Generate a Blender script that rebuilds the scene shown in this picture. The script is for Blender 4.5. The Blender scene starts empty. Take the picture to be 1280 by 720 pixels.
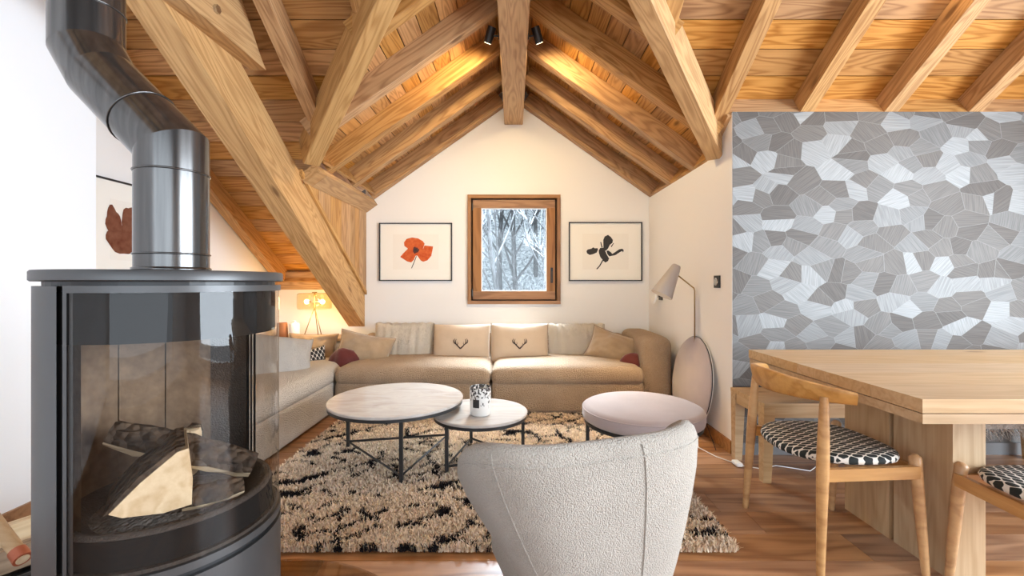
import bpy, bmesh, math, random
import numpy as np
from mathutils import Vector, Matrix, noise

random.seed(7)
rng = np.random.default_rng(7)
scene = bpy.context.scene
C = scene.collection
PI = math.pi
R = math.radians

# ------------------------------------------------------------------ camera
CH = 1.15                      # eye height
F = 550.0                      # focal length in pixels of a 1280 px wide frame
cam_d = bpy.data.cameras.new('camera')
cam = bpy.data.objects.new('camera', cam_d)
C.objects.link(cam)
cam.location = (0, 0, CH)
cam.rotation_euler = (R(90), 0, 0)
cam_d.sensor_width = 36.0
cam_d.lens = 36.0 * F / 1280.0
cam_d.shift_x = -2.0 / 1280.0
cam_d.shift_y = -7.0 / 1280.0
cam_d.clip_start = 0.02
scene.camera = cam

# ------------------------------------------------------------------ world, exposure
w = bpy.data.worlds.new('sky')
scene.world = w
w.use_nodes = True
w.node_tree.nodes['Background'].inputs[0].default_value = (0.80, 0.90, 1.0, 1)
w.node_tree.nodes['Background'].inputs[1].default_value = 2.0
scene.view_settings.view_transform = 'Standard'
scene.view_settings.look = 'None'
scene.view_settings.exposure = 0.25
scene.view_settings.gamma = 1.0
scene.view_settings.use_curve_mapping = False
scene.cycles.use_denoising = True
scene.cycles.max_bounces = 9
scene.cycles.diffuse_bounces = 5
scene.cycles.transparent_max_bounces = 16
scene.cycles.sample_clamp_indirect = 6.0
scene.cycles.caustics_reflective = False
scene.cycles.caustics_refractive = False


def light(name, kind, loc, energy, color, target=None, size=None, size_y=None, spot=None, blend=0.6, radius=None):
    d = bpy.data.lights.new(name, kind)
    d.energy = energy
    d.color = color
    o = bpy.data.objects.new(name, d)
    C.objects.link(o)
    o.location = loc
    if kind == 'AREA':
        d.shape = 'RECTANGLE'
        d.size = size
        d.size_y = size_y
    if kind == 'SPOT':
        d.spot_size = R(spot)
        d.spot_blend = blend
    if radius is not None:
        d.shadow_soft_size = radius
    if target is not None:
        v = Vector(target) - Vector(loc)
        o.rotation_euler = v.to_track_quat('-Z', 'Y').to_euler()
    return o


# daylight through the glazed doors in the right wall, the rear windows and, from the sky, the gable window
light('daylight_side_window', 'AREA', (4.24, 0.1, 1.35), 400, (0.80, 0.90, 1.0), (0.6, 0.3, -0.3), 3.4, 2.2)
light('daylight_rear_window', 'AREA', (0.0, -3.14, 1.5), 60, (0.80, 0.90, 1.0), (0.2, 0.0, 0.0), 4.6, 2.4)
light('daylight_gable_sky', 'AREA', (0.0, 7.4, 4.3), 4200, (0.74, 0.87, 1.0), (0, 3.2, 0.2), 3.4, 2.4)

# ------------------------------------------------------------------ geometry numbers
YB = 4.76            # back wall of the gable
XR = 1.465           # right wall of the gable bay
XL = -2.55           # left wall
YW = 2.95            # wallpapered wall
MS = 0.655           # pitch of the main roof
def zb(y): return 4.230 - MS * y         # underside of the main rafters
def zp(y): return 4.395 - MS * y         # underside of the main boards
DS = 0.708           # pitch of the gable roof
def db(x): return 3.11 - DS * abs(x)     # underside of gable rafters
def dp(x): return 3.295 - DS * abs(x)    # underside of gable boards
def xv(y): return max(0.0, (MS * y - 1.10) / DS)   # valley on the boards


# ------------------------------------------------------------------ node helpers
def new_mat(name):
    m = bpy.data.materials.new(name)
    m.use_nodes = True
    nt = m.node_tree
    b = nt.nodes['Principled BSDF']
    return m, nt, b


def N(nt, t, **kw):
    n = nt.nodes.new(t)
    for k, v in kw.items():
        if k.startswith('i_'):
            key = k[2:]
            n.inputs[int(key) if key.isdigit() else key].default_value = v
        else:
            setattr(n, k, v)
    return n


def L(nt, a, b):
    nt.links.new(a, b)


def ramp(nt, fac, stops):
    r = nt.nodes.new('ShaderNodeValToRGB')
    e = r.color_ramp.elements
    while len(e) < len(stops):
        e.new(0.5)
    for el, (p, c) in zip(e, stops):
        el.position = p
        el.color = (*c, 1) if len(c) == 3 else c
    L(nt, fac, r.inputs[0])
    return r


def math_n(nt, op, a, b=None):
    n = N(nt, 'ShaderNodeMath', operation=op)
    for i, v in enumerate((a, b)):
        if v is None:
            continue
        if isinstance(v, (int, float)):
            n.inputs[i].default_value = v
        else:
            L(nt, v, n.inputs[i])
    return n.outputs[0]


def bump(nt, b, height, strength=0.3, dist=0.01):
    n = N(nt, 'ShaderNodeBump')
    n.inputs['Strength'].default_value = strength
    n.inputs['Distance'].default_value = dist
    L(nt, height, n.inputs['Height'])
    L(nt, n.outputs[0], b.inputs['Normal'])


def plain(name, col, rough=0.5, metal=0.0, spec=0.5):
    m, nt, b = new_mat(name)
    b.inputs['Base Color'].default_value = (*col, 1)
    b.inputs['Roughness'].default_value = rough
    b.inputs['Metallic'].default_value = metal
    b.inputs['Specular IOR Level'].default_value = spec
    return m


def wood(name, c_light, c_dark, rough=0.55, var=0.22, grain=1.0, rings=5.0, knots=True, sat_var=0.1, streak=0.34):
    """grain runs along the local X axis of each board"""
    m, nt, b = new_mat(name)
    tc = N(nt, 'ShaderNodeTexCoord')
    oi = N(nt, 'ShaderNodeObjectInfo')
    off = N(nt, 'ShaderNodeVectorMath', operation='SCALE')
    comb = N(nt, 'ShaderNodeCombineXYZ', i_0=37.0, i_1=19.0, i_2=11.0)
    L(nt, comb.outputs[0], off.inputs[0])
    L(nt, oi.outputs['Random'], off.inputs['Scale'])
    add = N(nt, 'ShaderNodeVectorMath', operation='ADD')
    L(nt, tc.outputs['Object'], add.inputs[0])
    L(nt, off.outputs[0], add.inputs[1])
    mp = N(nt, 'ShaderNodeMapping')
    mp.inputs['Scale'].default_value = (0.55 * grain, 5.0 * grain, 5.0 * grain)
    L(nt, add.outputs[0], mp.inputs[0])
    n1 = N(nt, 'ShaderNodeTexNoise', i_Scale=1.0, i_Detail=2.5, i_Roughness=0.45, i_Distortion=0.35)
    L(nt, mp.outputs[0], n1.inputs['Vector'])
    k = math_n(nt, 'MULTIPLY', n1.outputs['Fac'], rings * 2 * PI)
    s = math_n(nt, 'SINE', k)
    s = math_n(nt, 'MULTIPLY', math_n(nt, 'ADD', s, 1.0), 0.5)
    s = math_n(nt, 'POWER', s, 1.6)
    mp2 = N(nt, 'ShaderNodeMapping')
    mp2.inputs['Scale'].default_value = (2.5, 90.0, 90.0)
    L(nt, add.outputs[0], mp2.inputs[0])
    n2 = N(nt, 'ShaderNodeTexNoise', i_Scale=1.0, i_Detail=3.0, i_Roughness=0.6)
    L(nt, mp2.outputs[0], n2.inputs['Vector'])
    mp3 = N(nt, 'ShaderNodeMapping')
    mp3.inputs['Scale'].default_value = (0.8, 2.2, 2.2)
    L(nt, add.outputs[0], mp3.inputs[0])
    n3 = N(nt, 'ShaderNodeTexNoise', i_Scale=1.0, i_Detail=2.0)
    L(nt, mp3.outputs[0], n3.inputs['Vector'])
    f = math_n(nt, 'ADD', math_n(nt, 'MULTIPLY', s, streak), math_n(nt, 'MULTIPLY', n2.outputs['Fac'], 0.80 - streak))
    f = math_n(nt, 'ADD', f, math_n(nt, 'MULTIPLY', n3.outputs['Fac'], 0.35))
    f = math_n(nt, 'SUBTRACT', f, 0.12)
    r = ramp(nt, f, [(0.22, c_light), (0.74, c_dark)])
    col = r.outputs[0]
    if knots:
        mpk = N(nt, 'ShaderNodeMapping')
        mpk.inputs['Scale'].default_value = (1.3, 4.0, 4.0)
        L(nt, add.outputs[0], mpk.inputs[0])
        vo = N(nt, 'ShaderNodeTexVoronoi', i_Scale=1.0)
        L(nt, mpk.outputs[0], vo.inputs['Vector'])
        kr = ramp(nt, vo.outputs['Distance'], [(0.045, (1, 1, 1)), (0.10, (0, 0, 0))])
        sel = N(nt, 'ShaderNodeSeparateColor')
        L(nt, vo.outputs['Color'], sel.inputs[0])
        on = math_n(nt, 'GREATER_THAN', sel.outputs[0], 0.55)
        kf = math_n(nt, 'MULTIPLY', math_n(nt, 'MULTIPLY', kr.outputs[0], on), 0.75)
        mx = N(nt, 'ShaderNodeMixRGB')
        L(nt, kf, mx.inputs[0])
        L(nt, col, mx.inputs[1])
        mx.inputs[2].default_value = (c_dark[0] * 0.35, c_dark[1] * 0.28, c_dark[2] * 0.25, 1)
        col = mx.outputs[0]
    hsv = N(nt, 'ShaderNodeHueSaturation')
    L(nt, col, hsv.inputs['Color'])
    v = math_n(nt, 'ADD', math_n(nt, 'MULTIPLY', oi.outputs['Random'], var), 1.0 - var * 0.55)
    L(nt, v, hsv.inputs['Value'])
    r2 = math_n(nt, 'FRACT', math_n(nt, 'MULTIPLY', oi.outputs['Random'], 7.31))
    L(nt, math_n(nt, 'ADD', math_n(nt, 'MULTIPLY', r2, sat_var * 2), 1.0 - sat_var), hsv.inputs['Saturation'])
    L(nt, hsv.outputs[0], b.inputs['Base Color'])
    b.inputs['Roughness'].default_value = rough
    b.inputs['Specular IOR Level'].default_value = 0.35
    bump(nt, b, f, 0.12, 0.004)
    return m


def fabric(name, col, col2=None, scale=260, strength=0.6, rough=0.95, dist=0.004, sheen=0.2, big=6.0):
    m, nt, b = new_mat(name)
    tc = N(nt, 'ShaderNodeTexCoord')
    vo = N(nt, 'ShaderNodeTexVoronoi', i_Scale=scale)
    no = N(nt, 'ShaderNodeTexNoise', i_Scale=big, i_Detail=3.0)
    n2 = N(nt, 'ShaderNodeTexNoise', i_Scale=scale * 0.6, i_Detail=2.0)
    for t in (vo, no, n2):
        L(nt, tc.outputs['Object'], t.inputs['Vector'])
    col2 = col2 or tuple(c * 0.8 for c in col)
    f = math_n(nt, 'ADD', math_n(nt, 'MULTIPLY', no.outputs['Fac'], 0.6), math_n(nt, 'MULTIPLY', n2.outputs['Fac'], 0.5))
    r = ramp(nt, f, [(0.35, col), (0.75, col2)])
    L(nt, r.outputs[0], b.inputs['Base Color'])
    b.inputs['Roughness'].default_value = rough
    b.inputs['Specular IOR Level'].default_value = 0.15
    b.inputs['Sheen Weight'].default_value = sheen
    h = math_n(nt, 'ADD', math_n(nt, 'MULTIPLY', vo.outputs['Distance'], -1.0), n2.outputs['Fac'])
    bump(nt, b, h, strength, dist)
    return m


def plaster(name, col):
    m, nt, b = new_mat(name)
    tc = N(nt, 'ShaderNodeTexCoord')
    no = N(nt, 'ShaderNodeTexNoise', i_Scale=90.0, i_Detail=3.0)
    L(nt, tc.outputs['Object'], no.inputs['Vector'])
    b.inputs['Base Color'].default_value = (*col, 1)
    b.inputs['Roughness'].default_value = 0.9
    b.inputs['Specular IOR Level'].default_value = 0.15
    bump(nt, b, no.outputs['Fac'], 0.06, 0.003)
    return m


def lattice(name, dark, white, su, sv, width, rough=0.8, soft=0.12):
    """woven net of pale wavy lines on a dark ground, in local XY"""
    m, nt, b = new_mat(name)
    tc = N(nt, 'ShaderNodeTexCoord')
    nz = N(nt, 'ShaderNodeTexNoise', i_Scale=9.0, i_Detail=1.0)
    L(nt, tc.outputs['Object'], nz.inputs['Vector'])
    sep = N(nt, 'ShaderNodeSeparateXYZ')
    L(nt, tc.outputs['Object'], sep.inputs[0])
    wob = math_n(nt, 'MULTIPLY', math_n(nt, 'SUBTRACT', nz.outputs['Fac'], 0.5), 1.6)
    u = math_n(nt, 'ADD', math_n(nt, 'MULTIPLY', sep.outputs[0], su), wob)
    v = math_n(nt, 'ADD', math_n(nt, 'MULTIPLY', sep.outputs[1], sv), wob)
    cu, cv = math_n(nt, 'COSINE', u), math_n(nt, 'COSINE', v)
    c2 = math_n(nt, 'MULTIPLY', math_n(nt, 'COSINE', math_n(nt, 'MULTIPLY', u, 2.0)), 0.22)
    fsum = math_n(nt, 'ABSOLUTE', math_n(nt, 'ADD', math_n(nt, 'ADD', cu, cv), c2))
    r = ramp(nt, fsum, [(width, white), (width + soft, dark)])
    L(nt, r.outputs[0], b.inputs['Base Color'])
    b.inputs['Roughness'].default_value = rough
    bump(nt, b, fsum, 0.2, 0.002)
    return m


# ------------------------------------------------------------------ materials
M = {}
M['plaster'] = plaster('white_plaster', (0.84, 0.82, 0.80))
M['plaster_daylit'] = plaster('white_plaster_daylit', (0.86, 0.88, 0.905))  # same white plaster, with the blue of cool daylight put into its colour
M['board'] = wood('larch_boards', (0.58, 0.305, 0.108), (0.30, 0.125, 0.034), 0.5, 0.42, 1.5, 13.0, streak=0.33)
M['rafter'] = wood('larch_rafters', (0.55, 0.32, 0.135), (0.29, 0.138, 0.048), 0.55, 0.20, 1.5, 13.0, streak=0.30)
M['beam'] = wood('old_larch_beams', (0.61, 0.38, 0.175), (0.36, 0.19, 0.072), 0.6, 0.14, 1.5, 13.0, streak=0.28)
M['floor'] = wood('oiled_oak_floor', (0.46, 0.24, 0.115), (0.24, 0.105, 0.045), 0.33, 0.40, 1.3, 6.0)
M['oak'] = wood('pale_oak', (0.57, 0.395, 0.225), (0.42, 0.265, 0.125), 0.42, 0.10, 2.0, 7.0, streak=0.22)
M['chairwood'] = wood('honey_oak', (0.60, 0.34, 0.135), (0.42, 0.21, 0.075), 0.35, 0.08, 2.0, 4.0, False)
M['winwood'] = wood('brown_window_wood', (0.40, 0.20, 0.085), (0.23, 0.105, 0.04), 0.45, 0.10, 2.0, 5.0)
M['dark'] = plain('dark_gap', (0.05, 0.025, 0.012), 0.9)
M['black'] = plain('black_metal', (0.018, 0.018, 0.019), 0.4)
M['stove'] = plain('grey_stove_steel', (0.085, 0.086, 0.088), 0.40, 0.5)
M['brass'] = plain('brushed_brass', (0.30, 0.205, 0.095), 0.35, 1.0)
M['steel'] = plain('steel', (0.6, 0.58, 0.55), 0.25, 1.0)
M['white'] = plain('white_paint', (0.85, 0.84, 0.82), 0.5)
M['boucle'] = fabric('beige_boucle', (0.48, 0.345, 0.23), (0.38, 0.262, 0.165), 150, 1.0, dist=0.010)
M['boucle_pale'] = fabric('pale_boucle', (0.70, 0.625, 0.54), (0.60, 0.53, 0.45), 150, 1.0, dist=0.010)
M['armchair'] = fabric('cream_boucle', (0.455, 0.415, 0.36), (0.36, 0.325, 0.28), 270, 0.8, dist=0.005)
M['velvet'] = fabric('tan_velvet', (0.42, 0.30, 0.19), (0.29, 0.195, 0.11), 500, 0.2, 0.7, 0.002, 0.5)
M['linen'] = fabric('beige_linen', (0.58, 0.455, 0.335), (0.51, 0.39, 0.28), 700, 0.35, dist=0.002)
M['fur'] = fabric('cream_fur', (0.88, 0.79, 0.67), (0.80, 0.70, 0.57), 300, 0.9, dist=0.008)
M['whitefur'] = fabric('white_fur', (0.84, 0.80, 0.75), (0.75, 0.70, 0.64), 260, 1.0, dist=0.012)
M['burgundy'] = fabric('burgundy_velvet', (0.13, 0.022, 0.018), (0.08, 0.012, 0.01), 500, 0.2, 0.6, 0.002, 0.4)
M['lilac'] = fabric('lilac_grey_velvet', (0.50, 0.43, 0.43), (0.44, 0.375, 0.38), 600, 0.15, 0.75, 0.002, 0.4, 9.0)
M['trellis'] = lattice('black_trellis_fabric', (0.012, 0.01, 0.01), (0.72, 0.68, 0.62), 175.0, 105.0, 0.26, 0.8, 0.10)
M['seatnet'] = lattice('black_net_fabric', (0.010, 0.014, 0.013), (0.74, 0.70, 0.63), 110.0, 185.0, 0.34)
M['terracotta'] = plain('terracotta', (0.36, 0.14, 0.05), 0.6)
M['antler'] = plain('embroidery_dark', (0.03, 0.012, 0.010), 0.8)
M['paper'] = plain('picture_paper', (0.84, 0.80, 0.73), 0.6)
M['mount'] = plain('picture_mount', (0.87, 0.84, 0.775), 0.6)
M['petal'] = fabric('poppy_red', (0.52, 0.075, 0.020), (0.68, 0.16, 0.05), 60, 0.0, 0.7, sheen=0, big=25)
M['petal_dark'] = plain('poppy_centre', (0.09, 0.02, 0.02), 0.7)
M['ink'] = plain('dark_ink', (0.030, 0.028, 0.028), 0.7)
M['brownpetal'] = fabric('brown_petal', (0.13, 0.035, 0.018), (0.23, 0.10, 0.06), 40, 0.0, 0.5, sheen=0, big=18)
M['vermiculite'] = fabric('firebrick_tan', (0.30, 0.215, 0.145), (0.15, 0.105, 0.075), 60, 0.3, 0.9, sheen=0)
M['ash'] = fabric('grey_ash', (0.42, 0.39, 0.36), (0.20, 0.18, 0.165), 90, 1.0, 0.95, 0.01, 0, 20)
M['castiron'] = fabric('cast_iron', (0.10, 0.085, 0.075), (0.06, 0.05, 0.045), 200, 0.5, 0.6, 0.003, 0)
M['splitwood'] = wood('split_log_face', (0.82, 0.68, 0.47), (0.62, 0.46, 0.28), 0.8, 0.05, 3.0, 4.0, False)
M['bark'] = fabric('charred_bark', (0.16, 0.115, 0.08), (0.045, 0.035, 0.03), 45, 1.0, 0.95, 0.02, 0, 14)
M['soot'] = plain('soot_black', (0.012, 0.011, 0.011), 0.85, 0.0, 0.2)
M['snow'] = plain('snowy_ground', (0.80, 0.84, 0.88), 0.9)


def mat_pipe():
    m, nt, b = new_mat('smoke_pipe_metal')
    tc = N(nt, 'ShaderNodeTexCoord')
    mp = N(nt, 'ShaderNodeMapping')
    mp.inputs['Scale'].default_value = (60, 60, 2)
    L(nt, tc.outputs['Object'], mp.inputs[0])
    no = N(nt, 'ShaderNodeTexNoise', i_Scale=1.0, i_Detail=3.0)
    L(nt, mp.outputs[0], no.inputs['Vector'])
    r = ramp(nt, no.outputs['Fac'], [(0.3, (0.085, 0.083, 0.082)), (0.7, (0.15, 0.147, 0.144))])
    L(nt, r.outputs[0], b.inputs['Base Color'])
    b.inputs['Metallic'].default_value = 0.85
    b.inputs['Roughness'].default_value = 0.19
    return m
M['pipe'] = mat_pipe()


def mat_glass(name, tint, gloss=1.0, rough=0.02):
    m = bpy.data.materials.new(name)
    m.use_nodes = True
    nt = m.node_tree
    nt.nodes.remove(nt.nodes['Principled BSDF'])
    out = nt.nodes['Material Output']
    tr = N(nt, 'ShaderNodeBsdfTransparent')
    tr.inputs[0].default_value = (*tint, 1)
    gl = N(nt, 'ShaderNodeBsdfGlossy')
    gl.inputs['Roughness'].default_value = rough
    lw = N(nt, 'ShaderNodeLayerWeight')
    lw.inputs[0].default_value = 0.5
    f = math_n(nt, 'ADD', math_n(nt, 'MULTIPLY', math_n(nt, 'POWER', lw.outputs['Facing'], 4.0), 0.9), 0.05)
    f = math_n(nt, 'MULTIPLY', f, gloss)
    mx = N(nt, 'ShaderNodeMixShader')
    L(nt, f, mx.inputs[0])
    L(nt, tr.outputs[0], mx.inputs[1])
    L(nt, gl.outputs[0], mx.inputs[2])
    L(nt, mx.outputs[0], out.inputs[0])
    return m
M['glass'] = mat_glass('clear_glass', (0.96, 0.97, 0.97), 0.5)
M['stoveglass'] = mat_glass('stove_glass', (0.80, 0.77, 0.74), 0.6)
M['amberglass'] = mat_glass('champagne_glass', (1.0, 0.93, 0.74), 1.0)
M['floorglass'] = mat_glass('floor_glass', (0.80, 0.74, 0.68), 1.0)


def mat_emit(name, col, s):
    m, nt, b = new_mat(name)
    b.inputs['Base Color'].default_value = (*col, 1)
    b.inputs['Emission Color'].default_value = (*col, 1)
    b.inputs['Emission Strength'].default_value = s
    return m
M['bulb'] = mat_emit('glowing_bulb', (1.0, 0.80, 0.45), 6.0)
M['lens'] = mat_emit('glowing_lens', (1.0, 0.82, 0.5), 12.0)


def mat_marble():
    m, nt, b = new_mat('grey_stone_top')
    tc = N(nt, 'ShaderNodeTexCoord')
    mp = N(nt, 'ShaderNodeMapping')
    mp.inputs['Scale'].default_value = (2.0, 6.5, 2.0)
    mp.inputs['Rotation'].default_value = (0, 0, 0.35)
    L(nt, tc.outputs['Object'], mp.inputs[0])
    no = N(nt, 'ShaderNodeTexNoise', i_Scale=1.3, i_Detail=6.0, i_Roughness=0.6, i_Distortion=0.8)
    L(nt, mp.outputs[0], no.inputs['Vector'])
    r = ramp(nt, no.outputs['Fac'], [(0.3, (0.44, 0.39, 0.355)), (0.5, (0.55, 0.515, 0.485)), (0.72, (0.40, 0.36, 0.33))])
    L(nt, r.outputs[0], b.inputs['Base Color'])
    b.inputs['Roughness'].default_value = 0.16
    return m
M['marble'] = mat_marble()


def mat_wallpaper():
    m, nt, b = new_mat('faceted_veneer_wallpaper')
    tc = N(nt, 'ShaderNodeTexCoord')
    mp = N(nt, 'ShaderNodeMapping')
    mp.inputs['Scale'].default_value = (0.85, 1.0, 1.30)
    mp.inputs['Rotation'].default_value = (0, 0.65, 0)
    L(nt, tc.outputs['Object'], mp.inputs[0])
    sp = N(nt, 'ShaderNodeSeparateXYZ')
    L(nt, mp.outputs[0], sp.inputs[0])
    cb = N(nt, 'ShaderNodeCombineXYZ')
    L(nt, sp.outputs[0], cb.inputs[0])
    L(nt, sp.outputs[2], cb.inputs[1])
    va = N(nt, 'ShaderNodeTexVoronoi', voronoi_dimensions='2D', i_Scale=7.4)
    L(nt, cb.outputs[0], va.inputs['Vector'])
    ve = N(nt, 'ShaderNodeTexVoronoi', voronoi_dimensions='2D', feature='DISTANCE_TO_EDGE', i_Scale=7.4)
    L(nt, cb.outputs[0], ve.inputs['Vector'])
    sc = N(nt, 'ShaderNodeSeparateColor')
    L(nt, va.outputs['Color'], sc.inputs[0])
    # stripes turned a different way in every facet
    vr = N(nt, 'ShaderNodeVectorRotate', rotation_type='Z_AXIS')
    L(nt, cb.outputs[0], vr.inputs['Vector'])
    L(nt, math_n(nt, 'MULTIPLY', sc.outputs[1], 6.283), vr.inputs['Angle'])
    ms = N(nt, 'ShaderNodeMapping')
    ms.inputs['Scale'].default_value = (170.0, 5.0, 1.0)
    L(nt, vr.outputs[0], ms.inputs[0])
    ns = N(nt, 'ShaderNodeTexNoise', noise_dimensions='2D', i_Scale=1.0, i_Detail=1.5)
    L(nt, ms.outputs[0], ns.inputs['Vector'])
    base = ramp(nt, sc.outputs[0], [(0.0, (0.092, 0.080, 0.071)), (0.45, (0.125, 0.112, 0.101)),
                                    (0.68, (0.150, 0.147, 0.142)), (0.98, (0.27, 0.278, 0.277))])
    base.color_ramp.interpolation = 'LINEAR'
    st = ramp(nt, ns.outputs['Fac'], [(0.36, (0.80, 0.80, 0.80)), (0.62, (1.07, 1.07, 1.07))])
    mul = N(nt, 'ShaderNodeMixRGB', blend_type='MULTIPLY')
    mul.inputs[0].default_value = 1.0
    L(nt, base.outputs[0], mul.inputs[1])
    L(nt, st.outputs[0], mul.inputs[2])
    ed = ramp(nt, ve.outputs['Distance'], [(0.0, (1, 1, 1)), (0.018, (0, 0, 0))])
    mx = N(nt, 'ShaderNodeMixRGB')
    L(nt, math_n(nt, 'MULTIPLY', ed.outputs[0], 0.6), mx.inputs[0])
    L(nt, mul.outputs[0], mx.inputs[1])
    mx.inputs[2].default_value = (0.26, 0.26, 0.255, 1)
    L(nt, mx.outputs[0], b.inputs['Base Color'])
    rg = ramp(nt, sc.outputs[0], [(0.0, (0.68, 0.68, 0.68)), (1.0, (0.55, 0.55, 0.55))])
    L(nt, rg.outputs[0], b.inputs['Roughness'])
    b.inputs['Metallic'].default_value = 0.0
    b.inputs['Specular IOR Level'].default_value = 0.45
    bump(nt, b, ns.outputs['Fac'], 0.25, 0.002)
    return m
M['wallpaper'] = mat_wallpaper()


def mat_rug():
    m, nt, b = new_mat('shag_wool')
    at = N(nt, 'ShaderNodeAttribute', attribute_name='tuft')
    L(nt, at.outputs['Color'], b.inputs['Base Color'])
    b.inputs['Roughness'].default_value = 0.95
    b.inputs['Specular IOR Level'].default_value = 0.1
    return m
M['rug'] = mat_rug()


def mat_candle():
    m, nt, b = new_mat('speckled_candle_glass')
    tc = N(nt, 'ShaderNodeTexCoord')
    mp = N(nt, 'ShaderNodeMapping')
    mp.inputs['Scale'].default_value = (70, 70, 50)
    mp.inputs['Rotation'].default_value = (0.5, 0.3, 0)
    L(nt, tc.outputs['Object'], mp.inputs[0])
    no = N(nt, 'ShaderNodeTexNoise', i_Scale=1.0, i_Detail=2.0, i_Distortion=0.6)
    L(nt, mp.outputs[0], no.inputs['Vector'])
    sp = N(nt, 'ShaderNodeSeparateXYZ')
    L(nt, tc.outputs['Object'], sp.inputs[0])
    hi = math_n(nt, 'MULTIPLY', sp.outputs[2], 2.2)
    f = math_n(nt, 'ADD', no.outputs['Fac'], math_n(nt, 'SUBTRACT', hi, 0.30))
    r = ramp(nt, f, [(0.48, (0.80, 0.79, 0.76)), (0.56, (0.05, 0.045, 0.045))])
    L(nt, r.outputs[0], b.inputs['Base Color'])
    b.inputs['Roughness'].default_value = 0.08
    return m
M['candle'] = mat_candle()


def mat_hill():
    m, nt, b = new_mat('frosted_woodland_slope')
    tc = N(nt, 'ShaderNodeTexCoord')
    mp = N(nt, 'ShaderNodeMapping')
    mp.inputs['Scale'].default_value = (9.0, 9.0, 5.0)
    L(nt, tc.outputs['Object'], mp.inputs[0])
    no = N(nt, 'ShaderNodeTexNoise', i_Scale=1.6, i_Detail=8.0, i_Roughness=0.78, i_Distortion=0.6)
    L(nt, mp.outputs[0], no.inputs['Vector'])
    r = ramp(nt, no.outputs['Fac'], [(0.42, (0.10, 0.11, 0.115)), (0.50, (0.30, 0.33, 0.345)), (0.58, (0.52, 0.56, 0.585))])
    L(nt, r.outputs[0], b.inputs['Base Color'])
    b.inputs['Roughness'].default_value = 0.95
    return m
M['hill'] = mat_hill()
M['treebark'] = fabric('frosted_tree_bark', (0.05, 0.048, 0.048), (0.14, 0.145, 0.15), 30, 0.5, 0.9, 0.01, 0, 7)
M['frost'] = plain('frosted_twig', (0.50, 0.54, 0.57), 0.9)


# ------------------------------------------------------------------ mesh helpers
class MB:
    def __init__(self):
        self.v, self.f = [], []

    def add(self, vs, fs):
        o = len(self.v)
        self.v += [tuple(p) for p in vs]
        self.f += [tuple(i + o for i in q) for q in fs]
        return self

    def box(self, x0, x1, y0, y1, z0, z1):
        return self.add([(x0, y0, z0), (x1, y0, z0), (x1, y1, z0), (x0, y1, z0),
                         (x0, y0, z1), (x1, y0, z1), (x1, y1, z1), (x0, y1, z1)],
                        [(3, 2, 1, 0), (4, 5, 6, 7), (0, 1, 5, 4), (1, 2, 6, 5), (2, 3, 7, 6), (3, 0, 4, 7)])

    def prism(self, poly, off):
        """closed prism from a polygon of 3D points and an offset vector"""
        n = len(poly)
        off = Vector(off)
        vs = [Vector(p) for p in poly] + [Vector(p) + off for p in poly]
        fs = [tuple(range(n))[::-1], tuple(range(n, 2 * n))]
        fs += [(i, (i + 1) % n, (i + 1) % n + n, i + n) for i in range(n)]
        return self.add(vs, fs)

    def tube(self, pts, rad, seg=10, cap=True):
        pts = [Vector(p) for p in pts]
        n = len(pts)
        rad = [rad] * n if isinstance(rad, (int, float)) else list(rad)
        ring, up = [], None
        for i, p in enumerate(pts):
            d = (pts[min(i + 1, n - 1)] - pts[max(i - 1, 0)]).normalized()
            if up is None:
                up = Vector((0, 0, 1)) if abs(d.z) < 0.9 else Vector((1, 0, 0))
            a = d.cross(up).normalized()
            bb = a.cross(d).normalized()
            up = bb
            ring.append([p + (a * math.cos(2 * PI * k / seg) + bb * math.sin(2 * PI * k / seg)) * rad[i] for k in range(seg)])
        vs = [q for rr in ring for q in rr]
        fs = []
        for i in range(n - 1):
            for k in range(seg):
                k2 = (k + 1) % seg
                fs.append((i * seg + k, i * seg + k2, (i + 1) * seg + k2, (i + 1) * seg + k))
        if cap:
            fs.append(tuple(range(seg))[::-1])
            fs.append(tuple((n - 1) * seg + k for k in range(seg)))
        return self.add(vs, fs)

    def lathe(self, prof, seg=48, c=(0, 0, 0), a0=0.0, a1=2 * PI):
        """profile of (radius, z) turned about a vertical axis"""
        full = abs(a1 - a0 - 2 * PI) < 1e-6
        m = seg if full else seg + 1
        n = len(prof)
        vs = []
        for i in range(m):
            a = a0 + (a1 - a0) * i / seg
            for r_, z in prof:
                vs.append((c[0] + r_ * math.cos(a), c[1] + r_ * math.sin(a), c[2] + z))
        fs = []
        for i in range(seg):
            j = (i + 1) % m
            for k in range(n - 1):
                fs.append((i * n + k, j * n + k, j * n + k + 1, i * n + k + 1))
        return self.add(vs, fs)

    def build(self, name, mat, parent=None, loc=None, rot=None, smooth=False, angle=None):
        me = bpy.data.meshes.new(name)
        me.from_pydata(self.v, [], self.f)
        bm = bmesh.new()
        bm.from_mesh(me)
        bmesh.ops.remove_doubles(bm, verts=bm.verts, dist=1e-5)
        bmesh.ops.recalc_face_normals(bm, faces=bm.faces)
        bm.to_mesh(me)
        bm.free()
        if smooth:
            for p in me.polygons:
                p.use_smooth = True
            if angle:
                me.set_sharp_from_angle(angle=R(angle))
        me.materials.append(mat)
        o = bpy.data.objects.new(name, me)
        C.objects.link(o)
        if parent:
            o.parent = parent
        if loc is not None:
            o.location = loc
        if rot is not None:
            o.rotation_euler = rot
        return o


def tag(o, label, cat, group=None, kind=None):
    o['label'] = label
    o['category'] = cat
    if group:
        o['group'] = group
    if kind:
        o['kind'] = kind
    return o


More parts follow.
